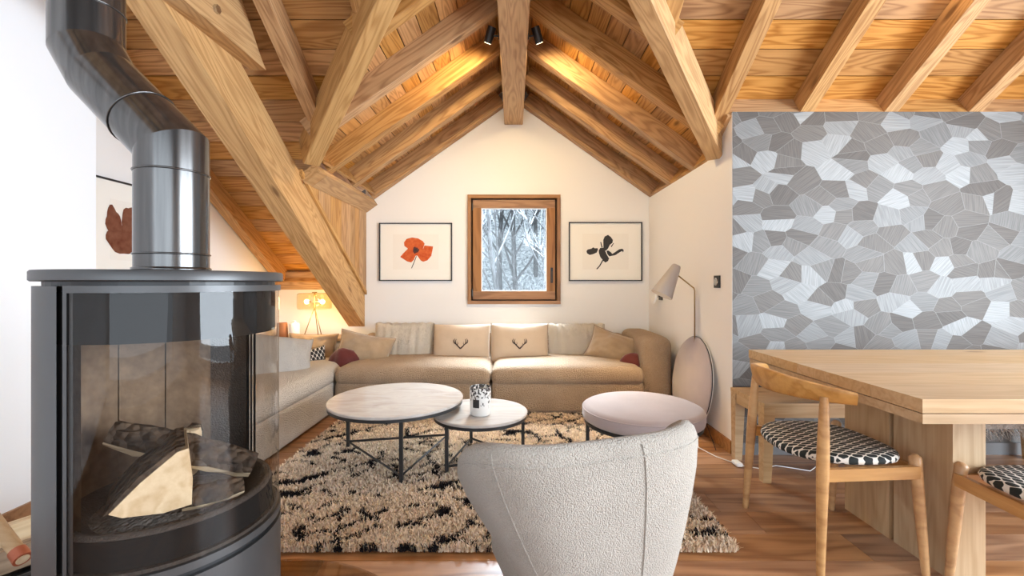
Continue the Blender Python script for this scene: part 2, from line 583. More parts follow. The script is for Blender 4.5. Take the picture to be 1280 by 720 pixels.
def thing(name, label, cat, loc=(0, 0, 0), rz=0.0, group=None):
    o = bpy.data.objects.new(name, None)
    o.empty_display_size = 0.1
    C.objects.link(o)
    o.location = loc
    o.rotation_euler = (0, 0, rz)
    return tag(o, label, cat, group)


def struct(o):
    o['kind'] = 'structure'
    return o


def plate(name, pts, off, xdir, mat, parent=None):
    """board: world polygon + thickness, with its own frame so that the grain follows xdir"""
    pts = [Vector(p) for p in pts]
    off = Vector(off)
    c = sum(pts, Vector()) / len(pts)
    x = Vector(xdir).normalized()
    z = off - x * off.dot(x)
    if z.length < 1e-4 * off.length + 1e-7:
        z = x.orthogonal()
    z.normalize()
    y = z.cross(x)
    Mx = Matrix((x, y, z)).transposed().to_4x4()
    Mx.translation = c
    inv = Mx.inverted()
    mb = MB().prism([inv @ p for p in pts], inv.to_3x3() @ off)
    o = mb.build(name, mat, parent)
    o.matrix_basis = Mx
    return o


def beam(name, A, B, w_, d_, mat, parent=None, ch=0.003, up=(0, 0, 1)):
    """squared timber with eased edges; A,B run along the middle of its underside"""
    A, B = Vector(A), Vector(B)
    x = (B - A).normalized()
    y = Vector(up).cross(x).normalized()
    z = x.cross(y)
    Ln = (B - A).length
    h = w_ / 2
    sec = [(-h + ch, 0), (h - ch, 0), (h, ch), (h, d_ - ch), (h - ch, d_), (-h + ch, d_), (-h, d_ - ch), (-h, ch)]
    mb = MB().prism([(-Ln / 2, a, b_) for a, b_ in sec], (Ln, 0, 0))
    o = mb.build(name, mat, parent)
    Mx = Matrix((x, y, z)).transposed().to_4x4()
    Mx.translation = (A + B) / 2
    o.matrix_basis = Mx
    return o


def grid_box(hx, hy, hz, r, n=4, m=10):
    """rounded box as a grid, returned as verts/faces (so it can be bent afterwards)"""
    def axis(h):
        rr = min(r, h * 0.98)
        inner = h - rr
        a = [-h + rr * (1 - math.cos(PI / 2 * i / n)) for i in range(n)]
        b_ = [(-inner + 2 * inner * i / m) for i in range(m + 1)]
        return a + b_ + [-t for t in reversed(a)]
    H = (hx, hy, hz)
    ax = [axis(h) for h in H]
    idx, vs, fs = {}, [], []

    def vert(p):
        key = tuple(round(t, 6) for t in p)
        if key not in idx:
            q = []
            for t, h in zip(p, H):
                rr = min(r, h * 0.98)
                q.append(max(-(h - rr), min(h - rr, t)))
            d = [t - u for t, u in zip(p, q)]
            ln = math.sqrt(sum(t * t for t in d))
            if ln > 1e-9:
                rs = [min(r, h * 0.98) for h in H]
                d = [t / ln * rr for t, rr in zip(d, rs)]
            idx[key] = len(vs)
            vs.append([u + t for u, t in zip(q, d)])
        return idx[key]
    for k in range(3):
        i, j = (k + 1) % 3, (k + 2) % 3
        for s in (-1, 1):
            for a in range(len(ax[i]) - 1):
                for b_ in range(len(ax[j]) - 1):
                    q = []
                    for (aa, bb) in ((a, b_), (a + 1, b_), (a + 1, b_ + 1), (a, b_ + 1)):
                        p = [0, 0, 0]
                        p[k] = s * H[k]
                        p[i] = ax[i][aa]
                        p[j] = ax[j][bb]
                        q.append(vert(p))
                    if len(set(q)) == 4:
                        fs.append(tuple(q if s > 0 else q[::-1]))
    return vs, fs


def softbox(name, c, h, r, mat, parent=None, puff=0.0, warp=None, n=4, m=10):
    vs, fs = grid_box(h[0], h[1], h[2], r, n, m)
    out = []
    for x, y, z in vs:
        u, v, t = x / h[0], y / h[1], z / h[2]
        if puff:
            if z > 0:
                z += puff * max(0, 1 - u ** 4) * max(0, 1 - v ** 4) * t
        if warp:
            x, y, z = warp(x, y, z, u, v, t)
        out.append((x, y, z))
    mb = MB().add(out, fs)
    return mb.build(name, mat, parent, loc=c, smooth=True)


def pillow(name, w_, h_, t_, mat, loc, rot, label, group=None, cat='cushion', ribs=0, seed=0, wrinkle=0.006, pinch=0.11, n=26, sag=0.0):
    """cushion lying in local XY, thickness along local Z, base edge at y=-h/2"""
    vs, fs = [], []
    def side(s):
        ids = []
        for j in range(n + 1):
            for i in range(n + 1):
                u = -1 + 2 * i / n
                v = -1 + 2 * j / n
                uu = math.copysign(abs(u) ** 0.8, u) if u else 0
                vv = math.copysign(abs(v) ** 0.8, v) if v else 0
                th = max(0.0, (1 - uu ** 2) * (1 - vv ** 2)) ** 0.55
                x = uu * w_ / 2 * (1 - pinch * (1 - vv ** 2))
                y = vv * h_ / 2 * (1 - pinch * (1 - uu ** 2))
                z = s * t_ / 2 * th
                nz = noise.noise(Vector((x * 9 + seed * 3.1, y * 9 + seed, s * 2.0)))
                nz2 = noise.noise(Vector((x * 24 + seed * 1.7, y * 24, s * 5.0)))
                z += s * (nz * wrinkle * 2.2 + nz2 * wrinkle) * th
                if ribs:
                    z += s * 0.012 * math.cos(uu * ribs * PI) * th
                    if abs(vv) > 0.9:
                        y += 0.006 * math.cos(uu * ribs * PI) * math.copysign(1, vv)
                y -= sag * (1 - uu ** 2) * max(0, vv)
                ids.append((x, y, z))
        return ids
    mb = MB()
    for s in (1, -1):
        pts = side(s)
        o = [(j * (n + 1) + i, j * (n + 1) + i + 1, (j + 1) * (n + 1) + i + 1, (j + 1) * (n + 1) + i) for j in range(n) for i in range(n)]
        mb.add(pts, o)
    ob = mb.build(name, mat, None, loc=loc, rot=rot, smooth=True)
    return tag(ob, label, cat, group)


# ================================================================== THE SHELL
# floor: sub-floor with oak boards laid across the room
fl = struct(MB().box(-2.7, 4.4, -3.3, 5.0, -0.12, -0.02).build('floor', M['dark']))
y = -3.2
bw = 0.193
row = 0
while y < YB:
    x = -2.6 - random.random() * 1.2
    while x < 4.3:
        ln = random.choice((1.5, 1.9, 2.2, 2.6))
        x0, x1 = max(x, -2.62), min(x + ln, 4.35)
        if x1 - x0 > 0.05:
            o = MB().box(-(x1 - x0) / 2 + 0.0012, (x1 - x0) / 2 - 0.0012, -bw / 2 + 0.0016, bw / 2 - 0.0016, -0.02, 0).build(
                'floor_board', M['floor'], fl, loc=((x0 + x1) / 2, y + bw / 2, 0))
        x += ln
    y += bw

# back wall of the gable bay with the window opening (hole x -0.42..0.43, z 0.98..2.03)
WX0, WX1, WZ0, WZ1 = -0.475, 0.485, 0.935, 2.075
wb = MB()
T = (0, 0.24, 0)
def yb(x, z): return (x, YB, z)
wb.prism([yb(XL - 0.1, -0.02), yb(-1.6, -0.02), yb(-1.6, 1.26), yb(XL - 0.1, 1.26)], T)
wb.prism([yb(-1.6, -0.02), yb(WX0, -0.02), yb(WX0, dp(WX0)), yb(-1.6, dp(1.6))], T)
wb.prism([yb(WX1, -0.02), yb(XR + 0.13, -0.02), yb(XR + 0.13, dp(XR + 0.13)), yb(WX1, dp(WX1))], T)
wb.prism([yb(WX0, -0.02), yb(WX1, -0.02), yb(WX1, WZ0), yb(WX0, WZ0)], T)
wb.prism([yb(WX0, WZ1), yb(WX1, WZ1), yb(WX1, dp(WX1)), yb(0, dp(0)), yb(WX0, dp(WX0))], T)
struct(wb.build('wall_back', M['plaster']))

# right wall of the bay
def xr(y, z): return (XR, y, z)
struct(MB().prism([xr(YW, -0.02), xr(YB, -0.02), xr(YB, 2.065), xr(3.33, 2.065), xr(YW + 0.002, zb(YW) - 0.005)], (0.135, 0, 0)).build('wall_right', M['plaster']))
# wallpapered wall beside it
wbr = struct(MB().box(XR + 0.135, 4.4, YW + 0.006, YW + 0.16, -0.02, zb(YW) - 0.004).build('wall_back_right', M['plaster']))
MB().box(XR + 0.003, 4.4, YW - 0.001, YW + 0.0055, 0.08, zb(YW) - 0.004).build('wallpaper', M['wallpaper'], wbr)
# left wall and the deeper front part of it behind the stove
def xl(y, z): return (XL, y, z)
struct(MB().prism([xl(2.3, -0.02), xl(YB, -0.02), xl(YB, zp(YB)), xl(2.3, zp(2.3))], (-0.12, 0, 0)).build('wall_left', M['plaster']))
struct(MB().prism([(-2.352, -3.2, -0.02), (-2.352, 2.478, -0.02), (-2.352, 2.478, zp(2.478)), (-2.352, -0.3, zp(-0.3)), (-2.352, -3.2, 2.80)], (-0.30, 0, 0)).build('wall_front_left', M['plaster_daylit']))
# walls behind the camera, with glazed openings
rw = MB()
for (a, b_, c, d) in ((-2.4, -2.1, -0.02, 2.75), (2.5, 4.4, -0.02, 2.75), (-2.1, 2.5, -0.02, 0.25), (-2.1, 2.5, 2.75, 2.75)):
    if d > c:
        rw.box(a, b_, -3.3, -3.2, c, d)
struct(rw.build('wall_rear', M['plaster']))
sw = MB()
def zrear(y): return zp(-0.3) - 0.613 * (-0.3 - y)
def xf(y, z): return (4.3, y, z)
sw.prism([xf(1.85, -0.02), xf(3.1, -0.02), xf(3.1, zp(3.1)), xf(1.85, zp(1.85))], (0.1, 0, 0))
sw.prism([xf(-1.65, 2.5), xf(1.85, 2.5), xf(1.85, zp(1.85)), xf(-0.3, zp(-0.3)), xf(-1.65, zrear(-1.65))], (0.1, 0, 0))
sw.prism([xf(-1.65, -0.02), xf(1.85, -0.02), xf(1.85, 0.2), xf(-1.65, 0.2)], (0.1, 0, 0))
sw.prism([xf(-3.3, -0.02), xf(-1.65, -0.02), xf(-1.65, zrear(-1.65)), xf(-3.3, zrear(-3.3))], (0.1, 0, 0))
struct(sw.build('wall_far_right', M['plaster']))

# skirting
bb = struct(MB().box(XR - 0.014, XR, YW, YB, 0.0, 0.085).build('baseboard_right', M['winwood']))
struct(MB().box(XR + 0.0, 4.3, YW - 0.016, YW - 0.0015, 0.0, 0.08).build('baseboard_back_right', plain('grey_skirting', (0.16, 0.165, 0.17), 0.4)))
struct(MB().box(-2.352, -2.336, -3.2, 2.478, 0.0, 0.085).build('baseboard_left', M['winwood']))

# ------------------------------------------------------------------ ceiling: boards, rafters, timbers
deck = MB()
def pm(x, y, t=0.0): return (x, y, zp(y) + 0.030 + t)
deck.add([pm(-2.66, -0.3), pm(4.4, -0.3), pm(4.4, 1.68), pm(-2.66, 1.68)], [(0, 1, 2, 3)])
deck.add([pm(0.0, 1.68), pm(4.4, 1.68), pm(4.4, 3.2), pm(xv(3.2), 3.2)], [(0, 1, 2, 3)])
deck.add([pm(0.0, 1.68), pm(-2.66, 1.68), pm(-2.66, 4.95), pm(-1.7, 4.95), pm(-1.7, 3.5)], [(0, 1, 2, 3, 4)])
for s in (-1, 1):
    deck.add([(0, 1.6, dp(0) + 0.03), (0, 5.0, dp(0) + 0.03), (s * 1.72, 5.0, dp(1.72) + 0.03), (s * 1.72, 3.55, dp(1.72) + 0.03)], [(0, 1, 2, 3)])
deck.add([(-2.66, -0.3, zp(-0.3) + 0.03), (4.4, -0.3, zp(-0.3) + 0.03), (4.4, -3.4, 2.72), (-2.66, -3.4, 2.72)], [(0, 1, 2, 3)])
cl = struct(deck.build('ceiling', M['dark']))

nrm = Vector((0, MS, 1)).normalized()
pitch = 0.1475
y = 3.034
rows = []
while y > -0.3:
    rows.append((y - pitch, y))
    y -= pitch
g = 0.0028
for (y0, y1) in rows:
    ya, yc = y0 + g, y1 - g
    def p(x, yy): return (x, yy, zp(yy))
    xs0, xs1 = xv(ya), xv(yc)
    if y1 > 1.75:
        plate('ceiling_board', [p(xs0, ya), p(4.35, ya), p(4.35, yc), p(xs1, yc)], nrm * 0.022, (1, 0, 0), M['board'], cl)
        plate('ceiling_board', [p(-2.60, ya), p(-xs0, ya), p(-xs1, yc), p(-2.60, yc)], nrm * 0.022, (1, 0, 0), M['board'], cl)
    else:
        plate('ceiling_board', [p(-2.60, ya), p(0.9, ya), p(0.9, yc), p(-2.60, yc)], nrm * 0.022, (1, 0, 0), M['board'], cl)
        plate('ceiling_board', [p(0.904, ya), p(4.35, ya), p(4.35, yc), p(0.904, yc)], nrm * 0.022, (1, 0, 0), M['board'], cl)
y = 3.034
while y < 4.72:
    ya, yc = y + g, min(y + pitch - g, YB - 0.002)
    def p(x, yy): return (x, yy, zp(yy))
    plate('ceiling_board', [p(-2.60, ya), p(-min(xv(ya), 1.62), ya), p(-min(xv(yc), 1.62), yc), p(-2.60, yc)], nrm * 0.022, (1, 0, 0), M['board'], cl)
    y += pitch

# gable boards run with the ridge
dpitch = 0.121
for s in (-1, 1):
    nd = Vector((s * DS, 0, 1)).normalized()
    x = 0.02
    while x < 1.60:
        xa, xc = x + g * 0.9, x + dpitch - g * 0.9
        def yv(t): return (1.10 + DS * t) / MS
        plate('gable_board', [(s * xa, yv(xa), dp(xa)), (s * xa, YB - 0.002, dp(xa)), (s * xc, YB - 0.002, dp(xc)), (s * xc, yv(xc), dp(xc))],
              nd * 0.022, (0, 1, 0), M['board'], cl)
        x += dpitch

# main rafters
RW, RD = 0.094, 0.137
def mrafter(x, y0, y1, name='rafter'):
    return beam(name, (x, y0, zb(y0)), (x, y1, zb(y1)), RW, RD, M['rafter'], cl)
XRF = [2.535 + 0.565, 2.535, 1.97, 1.405]
for x in (1.97, 2.535, 3.10, 3.665):
    mrafter(x, -0.3, YW + 0.05)
mrafter(1.405, -0.3, 3.20)
mrafter(-1.365, -0.3, 3.06)
for x, ye in ((0.875, 2.50), (-0.84, 2.43)):
    mrafter(x, -0.3, ye)
for x in (0.31, -0.28):
    mrafter(x, -0.3, 1.90)
mrafter(-1.94, -0.3, YB + 0.02)
mrafter(-2.49, -0.3, YB + 0.02)
# boards closing the ends between the rafters
def blocking(x0, x1, y0, z0):
    a = Vector((0, MS, 1)).normalized() * 0.1385
    plate('end_board', [(x0, y0, z0), (x1, y0, z0), (x1, y0 + a.y, z0 + a.z), (x0, y0 + a.y, z0 + a.z)], Vector((0, 1, -MS)).normalized() * 0.02, (1, 0, 0), M['rafter'], cl)
xs = [1.405, 1.97, 2.535, 3.10, 3.665, 4.35]
for a, b_ in zip(xs[:-1], xs[1:]):
    blocking(a + RW / 2 + 0.001, b_ - RW / 2 - 0.001, YW + 0.004, zb(YW + 0.004))
yy = YB - 0.077
for a, b_ in ((-2.49, -1.94), (-1.94, -1.60)):
    blocking(a + RW / 2 + 0.001, b_ - RW / 2 - 0.001, yy, zb(yy) + 0.0)
plate('wall_plate', [(XL, YB - 0.002, zb(YB) - 0.04), (-1.62, YB - 0.002, zb(YB) - 0.04), (-1.62, YB - 0.002, zb(YB) + 0.15), (XL, YB - 0.002, zb(YB) + 0.15)], (0, -0.05, 0), (1, 0, 0), M['rafter'], cl)

# ridge beam, gable rafters
beam('ridge_beam', (0, 1.2, 2.855), (0, YB - 0.002, 2.855), 0.20, 0.34, M['beam'], cl, 0.005)
for yc in (4.705, 4.14, 3.60, 3.06, 2.52, 2.0):
    for s in (-1, 1):
        xe = 1.56 if s > 0 else 1.50
        if yc < 2.9:
            xe = (yc - 1.55) / (3.1 - 1.55) * 1.43 - 0.02
        elif yc < 3.2:
            xe = 1.38
        beam('gable_rafter', (s * 0.095, yc, db(0.095)), (s * xe, yc, db(xe)), 0.092, 0.152, M['rafter'], cl)
# valley timbers
for s in (-1, 1):
    e = Vector((s * 1.44, 3.15, 2.030)) if s > 0 else Vector((-1.455, 3.17, 1.995))
    a = Vector((0, 1.55, 3.075))
    beam('valley_beam', a, e, 0.115, 0.225, M['beam'], cl, 0.005)
# left gable plate under the rafters, tilted to the roof pitch
q0, q1 = (-1.470, 1.990), (-1.588, 1.905)
nd = Vector((-DS, 0, 1)).normalized() * 0.075
for nm, ya, yc in (('gable_plate', 3.47, YB - 0.002), ('plate_end_block', 3.34, 3.466)):
    plate(nm, [(q0[0], ya, q0[1]), (q0[0], yc, q0[1]), (q1[0], yc, q1[1]), (q1[0], ya, q1[1])], nd, (0, 1, 0), M['beam'], cl)
# boards closing the gable eaves between rafters
ys = [4.705, 4.14, 3.60, 3.06]
for yc, yn in zip(ys[:-1], ys[1:]):
    for s in (-1, 1):
        x0 = 1.452
        dx = 0.152 * DS / math.sqrt(1 + DS * DS)
        dz = 0.152 / math.sqrt(1 + DS * DS)
        P0 = (s * x0, yc - 0.047, db(x0))
        P1 = (s * x0, max(yn + 0.047, 3.40) if s < 0 else yn + 0.047, db(x0))
        plate('end_board', [P0, P1, (P1[0] + s * dx, P1[1], P1[2] + dz), (P0[0] + s * dx, P0[1], P0[2] + dz)],
              (s * 0.018, 0, -0.018 * DS), (0, 1, 0), M['rafter'], cl)
# trim along the sloping head of the right wall
beam('wall_trim', (XR - 0.005, 2.955, zb(2.955) - 0.028), (XR - 0.005, 3.20, zb(3.20) - 0.028), 0.045, 0.03, M['rafter'], cl, 0.003)

# principal rafter on the left with collar tie and bolt
BS = 0.645
def bz(y): return 0.674 + BS * (YB - y)
def bx(y, z): return (-1.783, y, z)
pts = [bx(YB - 0.002, bz(YB)), bx(-0.3, bz(-0.3)), bx(-0.3, bz(-0.3) + 0.375), bx(YB - 0.002, bz(YB) + 0.375)]
pr = plate('principal_rafter', pts, (0.173, 0, 0), (0, -1, BS), M['beam'], cl)
ct = [(-1.609, 2.687, 2.445), (-1.609, 0.2, 2.445), (-1.609, 0.2, 2.72), (-1.609, 2.45, 2.72), (-1.609, 2.63, 2.50)]
tie = plate('collar_tie', ct, (0.098, 0, 0), (0, 1, 0), M['beam'], cl)
bolt = MB().tube([(-1.511, 2.23, 2.535), (-1.495, 2.23, 2.535)], 0.022, 6).build('bolt', M['steel'])
bolt.parent = tie
bolt.matrix_parent_inverse = tie.matrix_basis.inverted()

# board-clad cheek between the principal rafter and the gable plate
x = 3.36
def ctop(y): return 1.955
def cbot(y): return bz(y) + 0.345
while x < YB - 0.01:
    ya, yc = x + 0.0015, min(x + 0.118, YB - 0.004) - 0.0015
    za, zc = min(cbot(ya), 1.95), min(cbot(yc), 1.95)
    plate('cheek_board', [(-1.592, ya, za), (-1.592, yc, zc), (-1.592, yc, 1.955), (-1.592, ya, 1.955)], (-0.016, 0, 0), (0, 0, 1), M['rafter'], cl)
    x += 0.118
plate('cheek_trim', [(-1.586, 3.30, bz(3.30) + 0.345), (-1.586, YB - 0.003, bz(YB) + 0.345), (-1.586, YB - 0.003, bz(YB) + 0.385), (-1.586, 3.30, bz(3.30) + 0.385)], (-0.022, 0, 0), (0, 1, -BS), M['beam'], cl)

# ------------------------------------------------------------------ window in the gable
wn = bpy.data.objects.new('window_1', None)
C.objects.link(wn)
struct(wn)
def frame_parts(name, x0, x1, z0, z1, t, ya, yc, mat, parent):
    for (a, b_, c, d, hor) in ((x0, x1, z1 - t, z1, 1), (x0, x1, z0, z0 + t, 1), (x0, x0 + t, z0 + t, z1 - t, 0), (x1 - t, x1, z0 + t, z1 - t, 0)):
        plate(name, [(a, ya, c), (b_, ya, c), (b_, ya, d), (a, ya, d)], (0, yc - ya, 0), (1, 0, 0) if hor else (0, 0, 1), mat, parent)
frame_parts('window_casing', -0.496, 0.505, 0.916, 2.095, 0.036, YB - 0.028, YB + 0.12, M['winwood'], wn)
frame_parts('window_rebate', -0.464, 0.473, 0.948, 2.063, 0.05, YB + 0.035, YB + 0.11, M['dark'], wn)
frame_parts('sash_frame', -0.440, 0.449, 0.965, 2.045, 0.088, YB + 0.005, YB + 0.065, M['winwood'], wn)
frame_parts('glazing_bead', -0.352, 0.361, 1.053, 1.957, 0.010, YB + 0.02, YB + 0.05, M['white'], wn)
MB().box(-0.345, 0.354, YB + 0.036, YB + 0.040, 1.06, 1.95).build('window_pane', M['glass'], wn)
hd = MB().box(0.40, 0.425, YB - 0.006, YB + 0.005, 1.145, 1.31).build('window_handle', M['black'], wn)
MB().box(0.406, 0.419, YB - 0.020, YB - 0.006, 1.155, 1.27).build('window_handle', M['castiron'], wn)
for z0 in (1.00, 1.93):
    MB().tube([(-0.448, YB - 0.004, z0), (-0.448, YB - 0.004, z0 + 0.075)], 0.009, 8).build('hinge', M['black'], wn)

# ------------------------------------------------------------------ outside: frosted slope with bare trees
hl = MB()
n = 24
hv, hf = [], []
for j in range(n + 1):
    for i in range(n + 1):
        x = -14 + 28 * i / n
        t = j / n
        yy = 9 + 12 * t
        hv.append((x, yy, -1.5 + 12 * t ** 1.1 + 0.5 * noise.noise(Vector((x * 0.3, yy * 0.3, 0)))))
for j in range(n):
    for i in range(n):
        a = j * (n + 1) + i
        hf.append((a, a + 1, a + n + 2, a + n + 1))
hill = hl.add(hv, hf).build('hillside', M['hill'], smooth=True)
hill['kind'] = 'structure'


def tree(x, yy, h, seed):
    rr = random.Random(seed)
    base = -1.5 + 12 * max(0, (yy - 9) / 12) ** 1.1 - 0.2
    trunk, twig = MB(), MB()
    def grow(p, d, ln, r0, lev):
        pts, rad = [p], [r0]
        k = 4
        q, dd = Vector(p), Vector(d)
        for i in range(k):
            dd = (dd + Vector((rr.uniform(-1, 1), rr.uniform(-1, 1), rr.uniform(-0.3, 0.6))) * 0.13).normalized()
            q = q + dd * ln / k
            pts.append(q.copy())
            rad.append(r0 * (1 - 0.75 * (i + 1) / k))
        (trunk if lev < 2 else twig).tube(pts, rad, 5 if lev < 2 else 3, False)
        if lev < 4:
            nb = (10, 6, 5, 4)[lev]
            for _ in range(nb):
                t = rr.uniform(0.25 if lev else 0.2, 1.0)
                i = min(k - 1, int(t * k))
                pp = pts[i].lerp(pts[i + 1], t * k - i)
                ax = Vector((rr.uniform(-1, 1), rr.uniform(-1, 1), rr.uniform(-0.1, 0.8))).normalized()
                nd_ = (dd * 0.75 + ax * 0.8).normalized()
                grow(pp, nd_, ln * rr.uniform(0.30, 0.5), max(0.0035, rad[i] * 0.45), lev + 1)
    grow(Vector((0, 0, 0)), Vector((0, 0, 1)), h, h * 0.010, 0)
    t = thing('bare_tree', 'bare frosted tree standing on the snowy slope outside the window', 'tree', (x, yy, base), 0, 'bare trees outside the window')
    trunk.build('trunk', M['treebark'], t, smooth=True)
    tw = twig.build('twigs', M['frost'] if seed % 3 == 0 else M['treebark'], t)
    tw['kind'] = 'stuff'
for i, (x, yy, h) in enumerate(((-0.62, 8.2, 6.5), (-0.05, 8.8, 7), (0.35, 8.0, 5.8), (0.75, 9.4, 7), (-1.0, 9.8, 7), (0.15, 10.6, 7.5),
                                (-0.35, 11.5, 7), (1.3, 10.8, 7), (-1.6, 11.0, 7), (0.62, 12.2, 7))):
    tree(x, yy, h, i + 3)

# ================================================================== THE STOVE
SX, SY, SR = -0.888, 1.146, 0.2488
st = thing('wood_stove', 'grey cylindrical wood stove with tall curved glass door and logs inside', 'stove', (SX, SY, 0))
A0, A1 = R(-98), R(74)           # span of the glass door
seg = 40
# pedestal below the door
MB().lathe([(0.0, 0.022), (SR * 0.96, 0.022), (SR, 0.03), (SR, 0.500), (0.0, 0.500)], 72).build('pedestal', M['stove'], st, smooth=True, angle=40)
MB().lathe([(0.0, 0.022), (SR * 0.8, 0.022), (SR * 0.8, 0.0), (0.0, 0.0)], 48).build('foot_ring', M['black'], st)
MB().lathe([(0, 0.5), (SR - 0.012, 0.5), (SR - 0.012, 0.512), (0, 0.512)], 64).build('shadow_gap', M['black'], st)
# body shell behind the door
b0, b1 = A1 + R(3.5), A0 - R(3.5) + 2 * PI
MB().lathe([(SR - 0.018, 0.512), (SR, 0.512), (SR, 1.142), (SR - 0.018, 1.142), (SR - 0.018, 0.512)], 44, (0, 0, 0), b0, b1).build('body_shell', M['stove'], st, smooth=True, angle=40)
# door frame
df = MB()
for z0, z1 in ((0.514, 0.532), (1.128, 1.143)):
    df.lathe([(SR - 0.012, z0), (SR, z0), (SR, z1), (SR - 0.012, z1), (SR - 0.012, z0)], 44, (0, 0, 0), A0, A1)
for a in (A0, A1 - R(2.2)):
    df.lathe([(SR - 0.012, 0.532), (SR, 0.532), (SR, 1.128), (SR - 0.012, 1.128), (SR - 0.012, 0.532)], 2, (0, 0, 0), a, a + R(2.2))
dfo = df.build('door_frame', M['stove'], st, smooth=True, angle=40)
MB().lathe([(SR - 0.004, 0.532), (SR - 0.004, 1.128)], 48, (0, 0, 0), A0 + R(2), A1 - R(2)).build('door_glass', M['stoveglass'], dfo, smooth=True)
# top plate
MB().lathe([(0, 1.152), (SR + 0.002, 1.152), (SR + 0.006, 1.155), (SR + 0.006, 1.173), (SR + 0.003, 1.177), (0, 1.177)], 96).build('top_plate', M['stove'], st, smooth=True, angle=40)
MB().lathe([(0, 1.140), (SR - 0.015, 1.140), (SR - 0.015, 1.1525), (0, 1.1525)], 48).build('shadow_gap', M['black'], st)
# fire box
MB().lathe([(SR - 0.020, 0.530), (SR - 0.020, 1.14)], 40, (0, 0, 0), b0 - R(2), b1 + R(2)).build('firebox_wall', M['castiron'], st, smooth=True)
MB().lathe([(0.0, 0.53), (SR - 0.012, 0.53), (SR - 0.012, 0.540), (0.0, 0.540)], 64).build('firebox_floor', M['castiron'], st)
MB().lathe([(0.15, 0.575), (0.205, 0.612), (0.222, 0.616), (0.226, 0.606)], 64).build('fire_bowl', M['castiron'], st, smooth=True)
MB().lathe([(0.2262, 0.6055), (0.228, 0.542)], 64).build('bowl_skirt', M['soot'], st, smooth=True)
MB().lathe([(0.0, 0.595), (0.08, 0.592), (0.15, 0.582), (0.19, 0.575)], 40).build('ash_bed', M['ash'], st, smooth=True)
MB().lathe([(0.0, 1.02), (SR - 0.014, 1.02), (SR - 0.014, 1.13), (0.0, 1.13)], 64).build('baffle', M['soot'], st, smooth=True, angle=40)
for k in range(5):
    a = R(102 + k * 31)
    MB().lathe([(0.200, 0.60), (0.212, 0.60), (0.212, 1.02), (0.200, 1.02), (0.200, 0.60)], 6, (0, 0, 0), a, a + R(30.2)).build('fire_brick', M['vermiculite'], st, smooth=True, angle=40)

# round glass hearth plate on the floor
tag(MB().lathe([(0.0, 0.001), (0.672, 0.001), (0.675, 0.004), (0.672, 0.008), (0.0, 0.008)], 96).build('hearth_plate', M['floorglass'], loc=(SX, SY, 0)),
    'round glass hearth plate on the floor under the stove', 'hearth plate')

# logs
def split_log(name, L_, r_, loc, rot, label, face_mat, bark_mat, sector=(0, 100), seed=1):
    rr = random.Random(seed)
    t = thing(name, label, 'log', loc, 0, 'logs in the stove')
    a0, a1 = R(sector[0]), R(sector[1])
    arc = [(r_ * (1 + rr.uniform(-0.06, 0.06)) * math.cos(a0 + (a1 - a0) * k / 7), r_ * (1 + rr.uniform(-0.06, 0.06)) * math.sin(a0 + (a1 - a0) * k / 7)) for k in range(8)]
    sec = [(0, 0)] + arc
    inner = MB().prism([(-L_ / 2, a * 0.965, b_ * 0.965) for a, b_ in sec], (L_, 0, 0))
    inner.build('heartwood', face_mat, t, rot=rot)
    m = MB()
    ns = 6
    for k in range(7):
        for i in range(ns):
            q = []
            for (kk, ii) in ((k, i), (k + 1, i), (k + 1, i + 1), (k, i + 1)):
                x_ = -L_ / 2 * 0.995 + L_ * 0.99 * ii / ns
                s_ = 1 + 0.02 * math.sin(ii * 3.1 + kk * 2.2 + seed)
                q.append((x_, arc[kk][0] * s_, arc[kk][1] * s_))
            for sc_ in (1.0,):
                m.add(q, [(0, 1, 2, 3)])
    m.build('bark', bark_mat, t, rot=rot, smooth=True)
    return t
def wedge_log():
    t = thing('split_log', 'pale split log with its cut end facing the stove glass', 'log', (-0.845, 1.03, 0.632), R(-52), 'logs in the stove')
    sec = [(-0.072, 0.022), (-0.02, 0.075), (0.045, 0.128), (0.066, 0.132), (0.074, 0.06), (0.072, 0.0), (0.02, -0.004), (-0.05, 0.008)]
    MB().prism([(-0.11, a, b_) for a, b_ in sec], (0.17, 0, 0)).build('heartwood', M['splitwood'], t)
    bk_ = [(-0.082, 0.018), (-0.06, 0.047), (-0.024, 0.086), (0.01, 0.112), (0.045, 0.138), (0.060, 0.138), (0.045, 0.129), (-0.02, 0.076), (-0.072, 0.023)]
    MB().prism([(-0.112, a, b_ + 0.0005) for a, b_ in bk_], (0.171, 0, 0)).build('bark', M['bark'], t)
wedge_log()
def charred(name, A, B, r_, label, seed):
    A, B = Vector(A), Vector(B)
    t = thing(name, label, 'log', tuple((A + B) / 2), 0, 'logs in the stove')
    d = (B - A) / 2
    n_ = 10
    side_ = d.normalized().cross(Vector((0, 0, 1))).normalized()
    up_ = side_.cross(d.normalized())
    for nm, mt, a0, a1, k_ in (('charred_crust', M['bark'], -20, 200, 1.0), ('heartwood', M['splitwood'], 160, 380, 0.88)):
        vs, fs = [], []
        for i in range(n_ + 1):
            c_ = -d + d * 2 * i / n_
            tap = 1 - 0.25 * abs(2 * i / n_ - 1) ** 3
            for k in range(13):
                a = R(a0 + (a1 - a0) * k / 12)
                rr_ = r_ * k_ * tap * (1 + 0.22 * noise.noise(Vector((i * 0.9 + seed, math.cos(a) * 2, math.sin(a) * 2))))
                vs.append(c_ + (side_ * math.cos(a) + up_ * math.sin(a)) * rr_)
        fs = [(i * 13 + k, i * 13 + k + 1, (i + 1) * 13 + k + 1, (i + 1) * 13 + k) for i in range(n_) for k in range(12)]
        fs += [tuple(range(13)), tuple(n_ * 13 + k for k in range(13))]
        MB().add(vs, fs).build(nm, mt, t)
